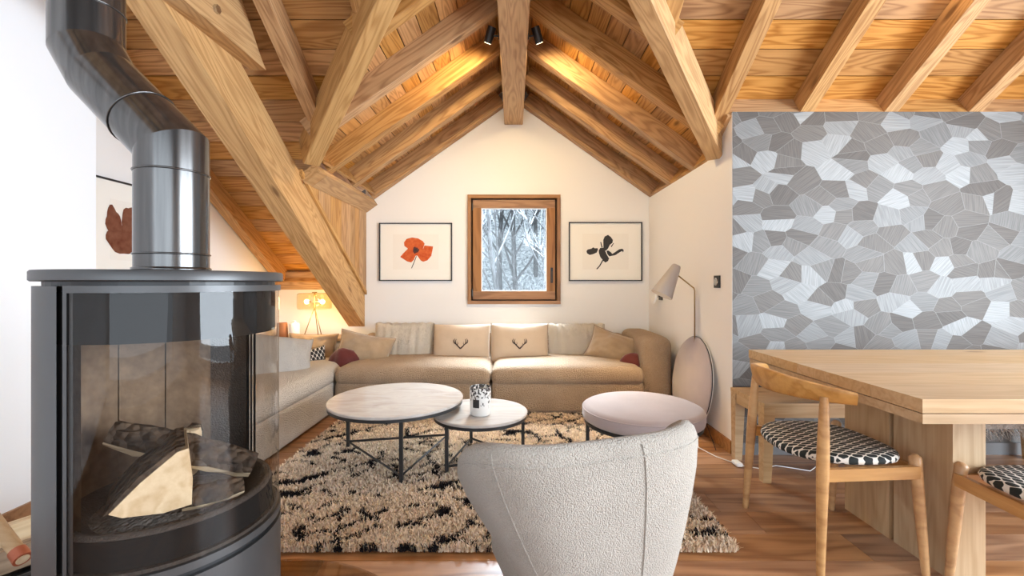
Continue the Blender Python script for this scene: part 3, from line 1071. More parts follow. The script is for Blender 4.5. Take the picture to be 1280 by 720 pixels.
charred('charred_log', (-1.00, 1.09, 0.775), (-0.725, 1.225, 0.640), 0.042, 'charred log lying across the back of the stove fire', 1)
charred('charred_log', (-0.90, 1.22, 0.625), (-0.865, 1.185, 0.760), 0.028, 'short charred stump standing behind the other stove logs', 5)
charred('charred_log', (-0.80, 1.06, 0.620), (-0.70, 1.14, 0.625), 0.028, 'ash-covered ember piece beside the rim of the fire bowl', 9)

# smoke pipe: mitred sections
pp = thing('smoke_pipe', 'dark metal smoke pipe with an offset bend rising from the stove', 'stove pipe', (SX, SY, 1.177))
PR = 0.080
P0 = Vector((0, 0, 0.0))
UX, UY = -1.175 - SX, 1.214 - SY
pl = [Vector((0, 0, 0.0)), Vector((0, 0, 0.322)), Vector((0.80 * UX, 0.80 * UY, 0.530)), Vector((UX, UY, 0.615)), Vector((UX, UY, 2.6))]
def mitre_ring(i, segs=40):
    p = pl[i]
    d0 = (pl[i] - pl[i - 1]).normalized() if i else (pl[1] - pl[0]).normalized()
    d1 = (pl[i + 1] - pl[i]).normalized() if i < len(pl) - 1 else d0
    nrm_ = (d0 + d1).normalized()
    side_ = Vector((UY, -UX, 0)).normalized()
    u = side_
    v = d0.cross(u).normalized()
    ring = []
    for k in range(segs):
        a = 2 * PI * k / segs
        q = p + (u * math.cos(a) + v * math.sin(a)) * PR
        t = (p - q).dot(nrm_) / d0.dot(nrm_)
        ring.append(q + d0 * t)
    return ring
rings = [mitre_ring(i) for i in range(len(pl))]
for i in range(len(pl) - 1):
    vs = rings[i] + rings[i + 1]
    m = 40
    MB().add(vs, [(k, (k + 1) % m, (k + 1) % m + m, k + m) for k in range(m)]).build('pipe_section', M['pipe'], pp, smooth=True)
def bead(c, d, rr=PR):
    d = Vector(d).normalized()
    s_ = d.cross(Vector((UY, -UX, 0)).normalized())
    u = Vector((UY, -UX, 0)).normalized()
    pts = [Vector(c) + (u * math.cos(2 * PI * k / 40) + s_ * math.sin(2 * PI * k / 40)) * (rr + 0.0005) for k in range(41)]
    MB().tube(pts, 0.0028, 6, False).build('pipe_bead', M['pipe'], pp, smooth=True)
bead((0, 0, 0.045), (0, 0, 1))
bead((0, 0, 0.255), (0, 0, 1))
dd = (pl[2] - pl[1])
bead(pl[1] + dd * 0.40, dd)
bead((UX, UY, 0.725), (0, 0, 1))
MB().lathe([(PR, 0.0), (PR + 0.004, 0.0), (PR + 0.004, 0.010), (PR, 0.012)], 40).build('pipe_collar', M['pipe'], pp, smooth=True)

# firewood and hearth brush left of the stove
bk = thing('log_basket', 'low black firewood basket on the floor behind the stove', 'basket', (-1.93, 1.66, 0))
MB().lathe([(0.0, 0.0), (0.20, 0.0), (0.235, 0.115), (0.227, 0.115), (0.195, 0.012), (0.0, 0.012)], 28).build('basket_body', M['black'], bk, smooth=True, angle=50)
MB().tube([(0.232 * math.cos(2 * PI * k / 28), 0.232 * math.sin(2 * PI * k / 28), 0.115) for k in range(29)], 0.008, 6, False).build('basket_rim', M['black'], bk, smooth=True)
M['weathered'] = wood('weathered_log_side', (0.42, 0.30, 0.20), (0.22, 0.15, 0.095), 0.85, 0.1, 3.0, 5.0, False)
def firewood(loc, rz, label, face, L_=0.40, r_=0.062):
    t = thing('firewood_log', label, 'log', loc, R(rz), 'firewood in the basket')
    MB().prism([(-L_ / 2, a, b_) for a, b_ in ((-r_, 0.0), (r_, 0.0), (r_ * 0.85, 0.055), (-r_ * 0.55, 0.072))], (L_, 0, 0)).build('heartwood', face, t)
    MB().prism([(-L_ / 2 + 0.004, a, b_) for a, b_ in ((-r_, -0.0008), (r_, -0.0008), (r_ * 0.6, -0.020), (-r_ * 0.6, -0.020))], (L_ - 0.008, 0, 0)).build('bark', M['bark'], t)
firewood((-2.02, 1.74, 0.120), 62, 'pale split firewood log lying beside the wall in the black basket', M['splitwood'])
firewood((-1.87, 1.70, 0.085), 58, 'weathered brown firewood log lying in the black basket', M['weathered'])
br = thing('hearth_tool', 'tan wooden hearth tool handle with red ferrule resting on the firewood', 'tool', (-1.82, 1.58, 0.16))
MB().tube([(-0.155, 0.06, 0.155), (0.070, -0.028, 0.040)], 0.022, 16).build('handle', M['oak'], br, smooth=True, angle=40)
MB().tube([(0.068, -0.027, 0.041), (0.104, -0.042, 0.022)], 0.0255, 16).build('ferrule', plain('copper_lacquer', (0.42, 0.12, 0.06), 0.35, 0.3), br, smooth=True, angle=40)
MB().tube([(0.103, -0.0415, 0.0225), (0.1055, -0.0425, 0.0212)], 0.018, 16).build('end_grain', M['splitwood'], br)

# ================================================================== SOFA
so = thing('corner_sofa', 'large beige boucle corner sofa along the gable wall', 'sofa', (0, 4.3, 0))
def seat_warp(fx):
    def f(x, y, z, u, v, t):
        # front edge rolls under
        if v < 0:
            y += 0.05 * max(0, -t) * (-v)
        return x, y, z
    return f
def sp(x, y, z): return (x, y - 4.3, z)
for (xa, xb, ya, yb_, mt) in ((-1.545, -0.200, 3.775, 4.60, M['boucle']), (-0.192, 1.130, 3.775, 4.60, M['boucle']), (-2.50, -1.560, 2.60, 4.34, M['boucle_pale'])):
    cx_, cy_, hx_, hy_ = (xa + xb) / 2, (ya + yb_) / 2, (xb - xa) / 2, (yb_ - ya) / 2
    softbox('seat_base', sp(cx_, cy_, 0.153), (hx_, hy_, 0.140), 0.045, mt, so, 0.0, None, 4, 10)
    softbox('seat_cushion', sp(cx_, cy_ - 0.005, 0.335), (hx_ + 0.006, hy_ + 0.008, 0.078), 0.072, mt, so, 0.030, None, 6, 12)
softbox('backrest', sp(-0.2, 4.675, 0.33), (1.37, 0.075, 0.285), 0.07, M['boucle'], so, 0.0, None, 5, 12)
softbox('armrest', sp(1.270, 4.290, 0.335), (0.140, 0.42, 0.325), 0.085, M['boucle'], so, 0.01, None, 5, 10)
softbox('backrest', sp(-2.40, 3.45, 0.31), (0.105, 0.86, 0.26), 0.07, M['boucle_pale'], so, 0.0, None, 5, 10)
softbox('corner_back', sp(-1.75, 4.44, 0.30), (0.165, 0.10, 0.255), 0.05, M['boucle_pale'], so, 0.0, None, 4, 6)
# low corner console behind the sofa carrying the lamp
cc = thing('corner_console', 'low oak corner console behind the sofa under the sloping ceiling', 'console', (-2.05, 4.56, 0))
MB().box(-0.46, 0.40, -0.185, 0.185, 0.565, 0.59).build('console_top', M['oak'], cc)
MB().box(-0.45, 0.39, -0.005, 0.175, 0.0, 0.564).build('console_body', M['oak'], cc)

# cushions
def cush(px, py, Y): return Vector(((px - 642) / F * Y, Y, CH - (py - 353) / F * Y))
ST = R(90)
def stand(lean, turn, roll=0.0):
    m = Matrix.Rotation(R(turn), 4, 'Z') @ Matrix.Rotation(R(90 - lean), 4, 'X') @ Matrix.Rotation(R(roll), 4, 'Z')
    return m.to_euler()
G = 'cushions along the sofa'
pillow('fur_cushion', 0.60, 0.42, 0.17, M['fur'], cush(505, 429, 4.42), stand(14, 0), 'cream ribbed fur cushion beside the tan one in the sofa corner', G, ribs=7, seed=2, pinch=0.03)
stag1 = pillow('antler_cushion', 0.57, 0.395, 0.17, M['linen'], cush(577, 430, 4.36), stand(15, 0), 'beige linen antler cushion beside the ribbed cushion at the poppy side', G, seed=3, wrinkle=0.003, pinch=0.03)
stag2 = pillow('antler_cushion', 0.575, 0.405, 0.17, M['linen'], cush(649.5, 430, 4.34), stand(15, 0), 'beige linen antler cushion overlapping its twin, on the black-flower side', G, seed=4, wrinkle=0.003, pinch=0.03)
pillow('fur_cushion', 0.58, 0.40, 0.17, M['fur'], cush(721, 429, 4.42), stand(14, 0), 'cream ribbed fur cushion next to the tan cushion by the armrest', G, ribs=7, seed=5, pinch=0.03)
pillow('velvet_cushion', 0.50, 0.34, 0.21, M['velvet'], cush(766, 436, 4.22), stand(26, -18, -17), 'tan velvet cushion leaning on the sofa armrest', G, seed=6, wrinkle=0.014)
pillow('velvet_cushion', 0.52, 0.32, 0.20, M['velvet'], cush(456, 437, 4.20), stand(24, 14, -13), 'tan velvet cushion tilted in front of the ribbed one, in the sofa corner', G, seed=7, wrinkle=0.013)
pillow('velvet_cushion', 0.46, 0.27, 0.16, M['velvet'], cush(391, 434, 4.30), stand(20, 12, -2), 'crumpled tan velvet cushion in front of the tripod lamp', G, seed=8, wrinkle=0.022)
pillow('trellis_cushion', 0.36, 0.30, 0.11, M['trellis'], cush(384, 456, 4.02), stand(20, 30, 8), 'black cushion with white trellis pattern behind the white fur one', G, seed=9, wrinkle=0.003)
pillow('white_fur_cushion', 0.56, 0.46, 0.30, M['whitefur'], cush(348, 450, 3.62), stand(34, 48, -14), 'big fluffy white fur cushion on the chaise seat', G, seed=10, wrinkle=0.012)
# small burgundy knot cushions
for (px, py, Y, lab, sd) in ((430, 452, 4.08, 'small burgundy velvet cushion in the sofa corner beside the trellis cushion', 1), (790, 455, 4.02, 'small burgundy velvet cushion against the armrest', 2)):
    c = cush(px, py, Y)
    r0 = 0.125 if sd == 1 else 0.105
    vs, fs = [], []
    for j in range(13):
        for i in range(24):
            th = PI * j / 12
            ph = 2 * PI * i / 24
            v = Vector((math.sin(th) * math.cos(ph), math.sin(th) * math.sin(ph), math.cos(th)))
            k = 1 + 0.14 * math.cos(4 * ph) * math.sin(th) ** 2 + 0.08 * noise.noise(v * 2.3 + Vector((sd * 5, 0, 0))) + 0.05 * math.cos(4 * th)
            vs.append((v.x * k * r0, v.y * k * r0 * 0.75, v.z * k * r0))
    fs = [(j * 24 + i, j * 24 + (i + 1) % 24, (j + 1) * 24 + (i + 1) % 24, (j + 1) * 24 + i) for j in range(12) for i in range(24)]
    o = MB().add(vs, fs).build('knot_cushion', M['burgundy'], loc=c, rot=(0.2, 0.3 * (-1) ** sd, 0.2), smooth=True)
    tag(o, lab, 'cushion', G)


def fuzz(par, n_, ln, mat, seed):
    """short pile standing off a cushion"""
    rr_ = random.Random(seed)
    me_ = par.data
    polys = list(me_.polygons)
    areas = np.cumsum([p_.area for p_ in polys])
    m = MB()
    vs_ = [v_.co for v_ in me_.vertices]
    nr = [v_.normal for v_ in me_.vertices]
    for _ in range(n_):
        p_ = polys[int(np.searchsorted(areas, rr_.random() * areas[-1]))]
        a, b_, c_ = (p_.vertices[0], p_.vertices[1], p_.vertices[2 + rr_.randrange(max(1, len(p_.vertices) - 2))])
        u_, w_ = rr_.random(), rr_.random()
        if u_ + w_ > 1:
            u_, w_ = 1 - u_, 1 - w_
        q_ = vs_[a] + (vs_[b_] - vs_[a]) * u_ + (vs_[c_] - vs_[a]) * w_
        d_ = (nr[a] + Vector((rr_.uniform(-1, 1), rr_.uniform(-1, 1), rr_.uniform(-1, 1))) * 0.8).normalized() * ln * rr_.uniform(0.5, 1.2)
        t_ = d_.orthogonal().normalized() * ln * 0.10
        m.add([q_ - t_, q_ + t_, q_ + d_ * 0.55 + t_ * 0.8, q_ + d_, q_ + d_ * 0.55 - t_ * 0.8], [(0, 1, 2, 3, 4)])
    o_ = m.build('fur_pile', mat, par)
    o_['kind'] = 'stuff'


def piping(par, w_, h_, mat, pinch=0.11):
    pts = []
    n_ = 14
    def e(u, v):
        return (u * w_ / 2 * (1 - pinch * (1 - v * v)), v * h_ / 2 * (1 - pinch * (1 - u * u)), 0)
    for k in range(n_):
        pts.append(e(-1 + 2 * k / n_, -1))
    for k in range(n_):
        pts.append(e(1, -1 + 2 * k / n_))
    for k in range(n_):
        pts.append(e(1 - 2 * k / n_, 1))
    for k in range(n_ + 1):
        pts.append(e(-1, 1 - 2 * k / n_))
    MB().tube(pts, 0.0055, 6, False).build('piping', mat, par, smooth=True)


for o in list(C.objects):
    if o.parent is None and o.name.startswith('fur_cushion'):
        fuzz(o, 5000, 0.018, M['fur'], 3)
    elif o.parent is None and o.name.startswith('white_fur_cushion'):
        fuzz(o, 6000, 0.032, M['whitefur'], 4)
    elif o.parent is None and o.name.startswith('velvet_cushion'):
        dims = (max(v.co.x for v in o.data.vertices) * 2, max(v.co.y for v in o.data.vertices) * 2)
        piping(o, dims[0], dims[1], M['velvet'])


def antlers(par):
    m = MB()
    z = 0.085
    for s in (-1, 1):
        m.tube([(0, -0.055, z), (s * 0.022, -0.033, z), (s * 0.046, -0.008, z), (s * 0.052, 0.018, z - 0.001), (s * 0.042, 0.038, z - 0.002)], [0.0065, 0.006, 0.005, 0.004, 0.002], 6)
        m.tube([(s * 0.046, -0.008, z), (s * 0.064, 0.002, z), (s * 0.070, 0.020, z - 0.001), (s * 0.058, 0.042, z - 0.002)], [0.0055, 0.005, 0.004, 0.002], 6)
        m.tube([(s * 0.034, -0.020, z), (s * 0.026, -0.004, z), (s * 0.030, 0.010, z)], [0.004, 0.003, 0.0015], 6)
    m.build('antler_embroidery', M['antler'], par)
antlers(stag1)
antlers(stag2)

# ================================================================== PICTURES
def flat(par, pts, z, mat, name):
    """flat printed shape: outline in local XZ, facing -Y"""
    return MB().prism([(a, z, b_) for a, b_ in pts], (0, 0.0008, 0)).build(name, mat, par)
def blob(cx, cy, rx, ry, rot=0.0, n=22, wob=0.0, seed=0):
    out = []
    for k in range(n):
        a = 2 * PI * k / n
        rr = 1 + wob * noise.noise(Vector((math.cos(a) * 1.6 + seed, math.sin(a) * 1.6, seed * 2.0)))
        x, y_ = rx * rr * math.cos(a), ry * rr * math.sin(a)
        out.append((cx + x * math.cos(rot) - y_ * math.sin(rot), cy + x * math.sin(rot) + y_ * math.cos(rot)))
    return out
def picture(name, label, w_, h_, loc, rz=0.0):
    t = thing(name, label, 'picture', loc, rz, 'framed flower prints')
    m = MB()
    fr, dpt = 0.011, 0.026
    for (a, b_, c, d) in ((-w_ / 2, w_ / 2, h_ / 2 - fr, h_ / 2), (-w_ / 2, w_ / 2, -h_ / 2, -h_ / 2 + fr), (-w_ / 2, -w_ / 2 + fr, -h_ / 2, h_ / 2), (w_ / 2 - fr, w_ / 2, -h_ / 2, h_ / 2)):
        m.box(a, b_, -dpt, 0, c, d)
    m.build('picture_frame', M['black'], t)
    MB().box(-w_ / 2 + fr, w_ / 2 - fr, -0.012, -0.002, -h_ / 2 + fr, h_ / 2 - fr).build('mount', M['mount'], t)
    MB().box(-w_ * 0.315, w_ * 0.315, -0.0132, -0.012, -h_ * 0.305, h_ * 0.305).build('print_sheet', M['paper'], t)
    return t
zc = CH + (353 - 315) / 115.6
t = picture('framed_print', 'framed print of a red poppy on the gable wall', 0.785, 0.625, ((520 - 642) / 115.6, YB - 0.002, zc))
def q(px, py): return ((px - 485) / 8 / 115.6, -(py - 360) / 8 / 115.6)
Z = -0.0145
flat(t, [q(*p_) for p_ in ((330, 410), (360, 375), (405, 330), (470, 340), (485, 395), (465, 440), (440, 465), (400, 455))], Z, M['petal'], 'petal')
flat(t, [q(*p_) for p_ in ((500, 395), (560, 330), (572, 296), (610, 300), (658, 306), (650, 350), (640, 400), (600, 445), (560, 458), (535, 445))], Z - 0.0005, M['petal'], 'petal')
flat(t, [q(*p_) for p_ in ((405, 325), (372, 300), (368, 265), (395, 230), (450, 216), (510, 226), (555, 252), (574, 278), (560, 320), (558, 368), (515, 395), (470, 400), (420, 385))], Z - 0.001, M['petal'], 'petal')
flat(t, blob(*q(482, 343), 0.034, 0.034, 0, 24, 0.5, 3), Z - 0.0015, M['petal_dark'], 'flower_centre')
flat(t, blob(*q(482, 342), 0.016, 0.016), Z - 0.002, M['ink'], 'flower_centre')
flat(t, [q(*p_) for p_ in ((489, 402), (496, 404), (478, 450), (448, 522), (438, 526), (468, 455))], Z - 0.0005, M['ink'], 'stem')

t = picture('framed_print', 'framed print of a black flower on the gable wall', 0.79, 0.635, ((756.5 - 642) / 115.6, YB - 0.002, zc + 0.004))
def q(px, py): return ((px - 452) / 8 / 115.6, -(py - 356) / 8 / 115.6)
shapes = [
    ((432, 330), (430, 240), (445, 205), (478, 190), (505, 210), (526, 240), (522, 268), (495, 290), (478, 325), (455, 350)),
    ((262, 352), (275, 335), (310, 328), (330, 314), (345, 324), (372, 322), (378, 336), (365, 366), (330, 382), (295, 390), (268, 374)),
    ((384, 345), (400, 320), (432, 318), (450, 350), (462, 380), (488, 425), (478, 450), (452, 466), (430, 448), (400, 410), (388, 375)),
    ((462, 350), (480, 345), (508, 365), (520, 380), (550, 360), (590, 333), (620, 328), (634, 342), (628, 366), (618, 350), (590, 366), (550, 392), (520, 398), (490, 404), (470, 380)),
    ((420, 440), (430, 446), (400, 500), (370, 534), (360, 530), (390, 495)),
    ((400, 262), (408, 260), (424, 315), (412, 318)),
    ((530, 270), (536, 274), (512, 312), (504, 306)),
]
for k, s_ in enumerate(shapes):
    flat(t, [q(*p_) for p_ in s_], Z - 0.0003 * k, M['ink'], 'stem' if k == 4 else 'petal')
# left wall print, seen past the smoke pipe
t = picture('framed_print', 'framed print of a brown flower on the wall behind the stove', 0.80, 0.63, (XL + 0.002, 3.02, 1.485), R(90))
# on this wall local x runs into the room depth
def q2(y_, z_): return (y_ - 3.02, z_ - 1.485)
flat(t, blob(*q2(2.79, 1.52), 0.055, 0.105, 0.1, 24, 0.3, 5), Z, M['brownpetal'], 'petal')
flat(t, blob(*q2(2.86, 1.42), 0.12, 0.085, 0.0, 24, 0.3, 6), Z - 0.0005, M['brownpetal'], 'petal')
flat(t, blob(*q2(2.91, 1.54), 0.07, 0.11, 0.0, 24, 0.3, 9), Z - 0.001, M['brownpetal'], 'petal')

# ================================================================== TABLES AND OTTOMAN
def round_table(label, c, r_, h_, legs, sweep):
    t = thing('coffee_table', label, 'table', (c[0], c[1], 0), 0, 'nested round coffee tables')
    MB().lathe([(0, h_ - 0.018), (r_ - 0.004, h_ - 0.018), (r_, h_ - 0.014), (r_, h_ - 0.004), (r_ - 0.004, h_), (0, h_)], 96).build('table_top', M['marble'], t, smooth=True, angle=40)
    MB().lathe([(r_ - 0.030, h_ - 0.036), (r_ - 0.004, h_ - 0.036), (r_ - 0.004, h_ - 0.0185), (r_ - 0.030, h_ - 0.0185), (r_ - 0.030, h_ - 0.036)], 96).build('rim_ring', M['black'], t, smooth=True, angle=40)
    feet = []
    for a in legs:
        x_, y_ = (r_ - 0.022) * math.cos(R(a)), (r_ - 0.022) * math.sin(R(a))
        MB().box(x_ - 0.010, x_ + 0.010, y_ - 0.010, y_ + 0.010, 0.0, h_ - 0.037).build('leg', M['black'], t)
        feet.append((x_, y_))
    for (a, b_) in zip(feet, feet[1:] + feet[:1]) if sweep else ():
        v = (Vector((*b_, 0)) - Vector((*a, 0)))
        n_ = v.normalized() * 0.011
        MB().tube([(a[0] + n_.x, a[1] + n_.y, 0.065), (b_[0] - n_.x, b_[1] - n_.y, 0.065)], 0.008, 4).build('stretcher', M['black'], t)
round_table('larger round coffee table with pale stone top on black legs', (-0.755, 2.85), 0.425, 0.405, (-72, 158, 45), True)
round_table('smaller round coffee table with stone top carrying the candle', (-0.21, 2.80), 0.298, 0.335, (-132, -14, 108), True)

cd = thing('scented_candle', 'speckled black and white glass candle with black label on small table', 'candle', (-0.205, 2.72, 0.3355))
MB().lathe([(0, 0), (0.058, 0), (0.064, 0.006), (0.066, 0.17), (0.062, 0.172), (0.060, 0.06), (0, 0.06)], 40).build('candle_jar', M['candle'], cd, smooth=True, angle=50)
MB().lathe([(0, 0.061), (0.0595, 0.061), (0.0595, 0.115), (0, 0.118)], 32).build('wax', M['white'], cd, smooth=True, angle=50)
MB().lathe([(0.0672, 0.055), (0.0672, 0.105)], 8, (0, 0, 0), R(-128), R(-92)).build('candle_label', M['black'], cd)
MB().tube([(0, 0, 0.118), (0.002, 0, 0.132)], 0.0015, 6).build('wick', M['black'], cd)

ot = thing('ottoman', 'round lilac velvet ottoman on a thin black frame', 'ottoman', (0.765, 2.62, 0))
OR = 0.352
MB().lathe([(0, 0.335), (OR - 0.02, 0.335), (OR - 0.004, 0.345), (OR, 0.365), (OR, 0.395), (OR - 0.010, 0.413), (OR - 0.035, 0.424), (0.12, 0.430), (0, 0.431)], 96).build('cushion_top', M['lilac'], ot, smooth=True)
MB().tube([((OR - 0.003) * math.cos(2 * PI * k / 72), (OR - 0.003) * math.sin(2 * PI * k / 72), 0.403) for k in range(73)], 0.004, 6, False).build('piping', M['lilac'], ot, smooth=True)
MB().lathe([(OR - 0.035, 0.317), (OR - 0.012, 0.317), (OR - 0.012, 0.334), (OR - 0.035, 0.334), (OR - 0.035, 0.317)], 72).build('frame_ring', M['black'], ot)
for a in (160, 40, 280):
    x_, y_ = (OR - 0.026) * math.cos(R(a)), (OR - 0.026) * math.sin(R(a))
    MB().box(x_ - 0.010, x_ + 0.010, y_ - 0.010, y_ + 0.010, 0, 0.317).build('leg', M['black'], ot)

# round upholstered panel leaning on the right wall
dr = 0.362
lp = thing('round_panel', 'round lilac upholstered panel leaning against the white side wall', 'panel', (1.345, 3.475, 0))
rotm = (0, R(83), 0)
MB().lathe([(0, -0.012), (dr - 0.014, -0.012), (dr, -0.006), (dr - 0.003, 0.0), (0, 0.0)], 80).build('white_backing', M['white'], lp, loc=(0.060, 0, dr + 0.002), rot=(0, R(-83), 0), smooth=True, angle=50)
MB().lathe([(0, 0.002), (dr - 0.006, 0.002), (dr - 0.004, 0.008), (dr - 0.014, 0.020), (0, 0.024)], 80).build('upholstered_face', M['lilac'], lp, loc=(0.060, 0, dr + 0.002), rot=(0, R(-83), 0), smooth=True, angle=50)
MB().tube([((dr - 0.003) * math.cos(2 * PI * k / 72), (dr - 0.003) * math.sin(2 * PI * k / 72), 0.002) for k in range(73)], 0.0035, 6, False).build('dark_welt', M['black'], lp, loc=(0.060, 0, dr + 0.002), rot=(0, R(-83), 0), smooth=True)

# ================================================================== ARMCHAIR
ac = thing('armchair', 'cream boucle easy chair with curved back, seen from behind on the rug', 'armchair', (0.185, 1.42, 0), R(18))
prof = [(0.50, 0.12), (0.60, 0.20), (0.70, 0.30), (0.80, 0.41), (0.89, 0.52), (0.955, 0.61), (0.99, 0.68), (0.995, 0.708), (0.985, 0.730), (0.95, 0.745),
        (0.90, 0.746), (0.85, 0.735), (0.81, 0.70), (0.78, 0.60), (0.74, 0.48), (0.70, 0.38), (0.62, 0.30)]
def tub(a, k):
    # squarish plan, a = 0 straight back (local -y); the back rakes a little
    n_ = 3.2
    ca, sa = math.cos(a), math.sin(a)
    rr = (abs(ca) ** n_ + abs(sa) ** n_) ** (-1 / n_)
    return Vector((0.375 * k * rr * sa, -0.315 * k * rr * ca, 0))
def tubp(a, k, z):
    e = max(0.0, (abs(a) - R(42)) / R(42))
    z2 = z - 0.12 * e ** 2.0 * max(0.0, (z - 0.25) / 0.5)
    p_ = tub(a, k)
    return Vector((p_.x - 0.20 * (z2 - 0.58), p_.y, z2))
na = 80
am = R(84)
vs, fs = [], []
np_ = len(prof)
for i in range(na + 1):
    a = -am + 2 * am * i / na
    for (k, z) in prof:
        vs.append(tubp(a, k, z))
for i in range(na):
    for k in range(np_ - 1):
        fs.append((i * np_ + k, (i + 1) * np_ + k, (i + 1) * np_ + k + 1, i * np_ + k + 1))
fs.append(tuple(range(np_)))
fs.append(tuple(na * np_ + k for k in range(np_))[::-1])
MB().add(vs, fs).build('back_shell', M['armchair'], ac, smooth=True, angle=75)
softbox('seat_base', (0.02, 0.09, 0.205), (0.205, 0.26, 0.10), 0.06, M['armchair'], ac, 0.0, None, 4, 8)
softbox('seat_cushion', (0.02, 0.11, 0.345), (0.225, 0.27, 0.06), 0.05, M['armchair'], ac, 0.02, None, 4, 8)
for a in (R(-46), R(13)):
    MB().tube([tubp(a, k * 1.002, z) for (k, z) in prof[:9]], 0.0026, 6).build('seam', M['armchair'], ac, smooth=True)
MB().tube([tubp(R(-66 + 132 * k / 60), 0.9955, 0.700) for k in range(61)], 0.0022, 6).build('rim_seam', M['armchair'], ac, smooth=True)
MB().lathe([(0, 0.0225), (0.20, 0.0225), (0.20, 0.031), (0.03, 0.041), (0.025, 0.11), (0, 0.11)], 40).build('swivel_base', M['black'], ac, loc=(0.02, 0.05, 0), smooth=True, angle=40)

# ================================================================== RUG
rx0, rx1, ry0, ry1 = -1.42, 0.955, 1.86, 3.765
rug = thing('shag_rug', 'beige shaggy rug with broken black diamond lines', 'rug', ((rx0 + rx1) / 2, (ry0 + ry1) / 2, 0))
cxr, cyr = (rx0 + rx1) / 2, (ry0 + ry1) / 2
MB().box(rx0 - cxr + 0.02, rx1 - cxr - 0.02, ry0 - cyr + 0.02, ry1 - cyr - 0.02, 0.001, 0.010).build('backing', fabric('rug_backing', (0.42, 0.29, 0.18), None, 80, 0.5), rug)
NT = 190000
px = rng.uniform(rx0, rx1, NT)
py = rng.uniform(ry0, ry1, NT)
dark = np.zeros(NT, bool)
for i in range(NT):
    x_, y_ = px[i], py[i]
    wob = noise.noise(Vector((x_ * 2.6, y_ * 2.6, 0.3)))
    wob2 = noise.noise(Vector((x_ * 6.0, y_ * 6.0, 4.3)))
    u = x_ * 1.55 + y_ * 2.1 + wob * 0.62 + wob2 * 0.18
    v = x_ * -1.45 + y_ * 2.3 + wob * -0.5 + wob2 * 0.2
    brk = noise.noise(Vector((x_ * 4.2 + 9, y_ * 5.5, 7.7)))
    d1 = abs((u * 2.15) % 1.0 - 0.5)
    d2 = abs((v * 2.3) % 1.0 - 0.5)
    wd = 0.074 + 0.04 * wob2
    brk2 = noise.noise(Vector((x_ * 13.0, y_ * 13.0, 2.2)))
    dark[i] = (min(d1, d2) < wd and brk > -0.22 and brk2 > -0.25)
base = np.array([[0.78, 0.63, 0.475]]) * (0.80 + 0.35 * rng.random((NT, 1))) * (1 + 0.05 * rng.standard_normal((NT, 3)) * np.array([[0.3, 0.5, 1.0]]))
col = np.where(dark[:, None], np.array([[0.016, 0.014, 0.016]]), base).clip(0.004, 0.9)
ang = rng.uniform(0, 2 * PI, NT)
lean = rng.uniform(0.006, 0.024, NT)
hgt = rng.uniform(0.016, 0.034, NT)
wid = rng.uniform(0.0019, 0.0034, NT)
dx, dy = np.cos(ang), np.sin(ang)
sx, sy = -dy * wid, dx * wid
V = np.zeros((NT, 6, 3))
for lvl, (f, hz, ww) in enumerate(((0.0, 0.0, 1.0), (0.45, 0.75, 1.0), (1.0, 1.0, 0.55))):
    for s_i, sg in enumerate((-1, 1)):
        k = lvl * 2 + s_i
        V[:, k, 0] = px - cxr + dx * lean * f + sg * sx * ww
        V[:, k, 1] = py - cyr + dy * lean * f + sg * sy * ww
        V[:, k, 2] = 0.008 + hgt * hz
me = bpy.data.meshes.new('pile')
me.vertices.add(NT * 6)
me.vertices.foreach_set('co', V.reshape(-1))
quads = np.array([[0, 1, 3, 2], [2, 3, 5, 4]])
Fq = (np.arange(NT)[:, None, None] * 6 + quads[None]).reshape(-1, 4)
me.loops.add(Fq.size)
me.loops.foreach_set('vertex_index', Fq.reshape(-1).astype(np.int32))
me.polygons.add(len(Fq))
me.polygons.foreach_set('loop_start', np.arange(0, Fq.size, 4, dtype=np.int32))
me.update(calc_edges=True)
at = me.attributes.new('tuft', 'FLOAT_COLOR', 'POINT')
ca_ = np.ones((NT, 6, 4))
ca_[:, :, :3] = col[:, None, :]
at.data.foreach_set('color', ca_.reshape(-1))
me.materials.append(M['rug'])
pile = bpy.data.objects.new('pile', me)
C.objects.link(pile)
pile.parent = rug
pile['kind'] = 'stuff'

# ================================================================== DINING GROUP
dt = thing('dining_table', 'large pale oak dining table on wide slab legs', 'table', (1.40, 2.063, 0))
TL, THW = 2.3, 0.557
tb = 5
tw = 2 * THW / tb
for k in range(tb):
    a = -THW + k * tw
    plate('top_plank', [(0.0, a + 0.0004, 0.702), (TL, a + 0.0004, 0.702), (TL, a + tw - 0.0004, 0.702), (0.0, a + tw - 0.0004, 0.702)], (0, 0, 0.048), (1, 0, 0), M['oak'], dt)
plate('under_frame', [(0.004, -THW + 0.004, 0.664), (TL, -THW + 0.004, 0.664), (TL, THW - 0.004, 0.664), (0.004, THW - 0.004, 0.664)], (0, 0, 0.034), (1, 0, 0), M['oak'], dt)
for x0 in (0.285, 1.9):
    for (a, b_) in ((-0.375, -0.112), (-0.088, 0.175)):
        plate('slab_leg', [(x0, a, 0.0), (x0 + 0.126, a, 0.0), (x0 + 0.126, b_, 0.0), (x0, b_, 0.0)], (0, 0, 0.663), (0, 0, 1), M['oak'], dt)
MB().box(0.04, 0.16, -0.02, 0.05, 0.648, 0.6635).build('extension_latch', M['steel'], dt)

